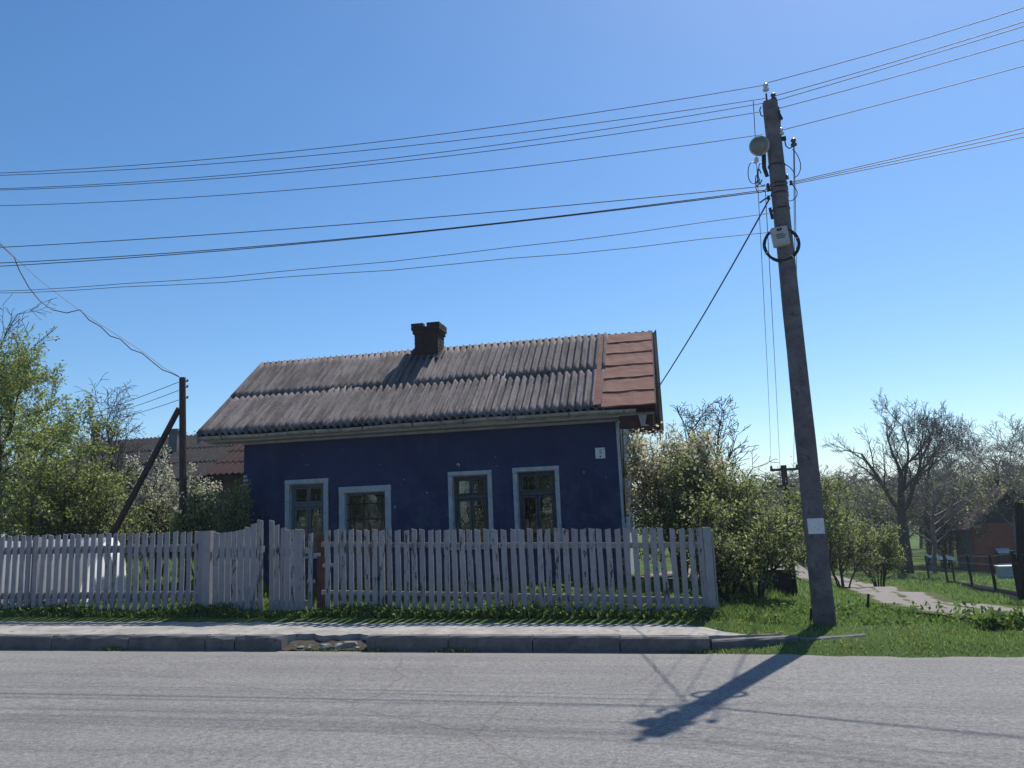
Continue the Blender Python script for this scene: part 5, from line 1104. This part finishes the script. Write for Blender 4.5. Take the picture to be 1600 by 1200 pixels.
def okR(x, y): return (y > edge_(x)-.02+.1*(x < .6)) & (track_dist(x, y) > TW*.92) & ~((x < 2.05) & (y > kerb_line(x)-.02) & (y < np.maximum(kerb_line(x)+.15, pav_edge(x)))) & (x > -.2)
x, y = scatter(66000, -.1, 7.5, 9.1, 14.5, lambda x, y: okR(x, y) & ~((x < .35) & (y < 9.5))); h = np.where(y < kerb_line(x), .045, .055)+.05*(patchy(x, y, 1.7) > .78)
blades('grass', x, y, h, .006, 'short bright grass on the verge around the concrete pole')
x, y = scatter(40000, 1.5, 16, 14.5, 26, okR); blades('grass', x, y, np.full(len(x), .085), .011, 'green grass on both sides of the dirt track')
x, y = scatter(42000, 2, 26, 26, 46, okR); blades('grass', x, y, np.full(len(x), .12), .022, 'far green grass below the bare trees and shed')
x, y = scatter(30000, -13, .5, 11.05, 14.4, lambda x, y: y > 0); blades('grass', x, y, np.full(len(x), .13), .008, 'garden grass behind the picket fence')
x, y = scatter(18000, -24, -8.6, 14.4, 24, lambda x, y: y > 0); blades('grass', x, y, np.full(len(x), .14), .012, 'garden grass in front of the barn')
x, y = scatter(17000, -13, .6, 10.66, 11.12, lambda x, y: r.uniform(0, 1, len(x)) < ss(10.62, 10.9, y)); blades('grass', x, y, np.full(len(x), .085), .006, 'grass tufts along the foot of the picket fence')
tx, ty = [], []
for px, n_, wd_ in ((178, 260, .22), (710, 320, .25), (590, 120, .3), (520, 90, .35), (1130, 500, .5)):
    cx_ = atY(px, 1016, KERB_Y)[0]; tx.append(r.normal(cx_, wd_*.5, n_)); ty.append(np.clip(r.normal(KERB_Y-.03, .03, n_), KERB_Y-.14, KERB_Y-.004))
blades('grass', np.concatenate(tx), np.concatenate(ty), np.full(sum(len(a) for a in tx), .05), .004, 'small grass tufts growing at the foot of the kerb', zoff=.03)
def weeds(name, n, x0, x1, y0, y1, label, size, hmax, mat_='weed', cond=None):
    r2 = np.random.default_rng(n); m = n//14; cx_ = r2.uniform(x0, x1, m); cy_ = r2.uniform(y0, y1, m)
    if cond is not None: k = cond(cx_, cy_); cx_, cy_ = cx_[k], cy_[k]; m = len(cx_)
    hh = hmax*r2.uniform(.25, 1.0, m)*(.2+.95*patchy(cx_, cy_, 2.3)); i = np.repeat(np.arange(m), 14); k = len(i)
    C = np.stack([cx_[i]+r2.normal(0, .045, k), cy_[i]+r2.normal(0, .04, k), G(cx_[i], cy_[i])+hh[i]*r2.uniform(.05, 1, k)], 1)
    v, f = leaf_quads(C, size, r2, -.5, .6); o = bpy.data.objects.new(name, np_mesh(name, v, f, [mat_])); col.objects.link(o); return tag(o, label, 'weeds', kind='stuff')
weeds('weeds', 17000, -13, .5, 10.78, 11.04, 'leafy green weeds crowding the foot of the picket fence', .06, .16)
weeds('weeds', 9000, -3.4, .4, 11.1, 12.2, 'taller sunlit weeds just inside the flaking picket fence', .065, .38)
weeds('weeds', 7000, -12.5, -6, 11.1, 12.0, 'green weeds just inside the left picket fence', .065, .30)
weeds('weeds', 7000, .6, 7.5, 10.6, 13.0, 'broad leaf weeds in the verge grass by the concrete pole', .06, .16, cond=lambda x, y: okR(x, y))
weeds('weeds', 5000, 3.4, 5.6, 10.3, 11.3, 'clump of taller dark weeds in the verge beside the track', .08, .30, cond=lambda x, y: okR(x, y))
weeds('dandelions', 1500, .5, 8, 9.4, 16, 'tiny yellow flowers sprinkled over the verge grass', .022, .12, 'dandelion', cond=lambda x, y: okR(x, y))

# ------------------------------------------------------------------ thin spring haze
def haze():
    o = obj('haze', MB().box(-1000, 1000, -700, 1600, -8, 14), 'white'); o.data.materials.clear()
    m = bpy.data.materials.new('haze_air'); m.use_nodes = True; t = m.node_tree; t.nodes.remove(t.nodes['Principled BSDF'])
    v = t.nodes.new('ShaderNodeVolumePrincipled'); v.inputs['Color'].default_value = (0.80, 0.88, 1.0, 1); v.inputs['Density'].default_value = 0.0007; v.inputs['Anisotropy'].default_value = 0.3
    t.links.new(v.outputs[0], t.nodes['Material Output'].inputs['Volume']); o.data.materials.append(m); tag(o, kind='stuff')
haze()
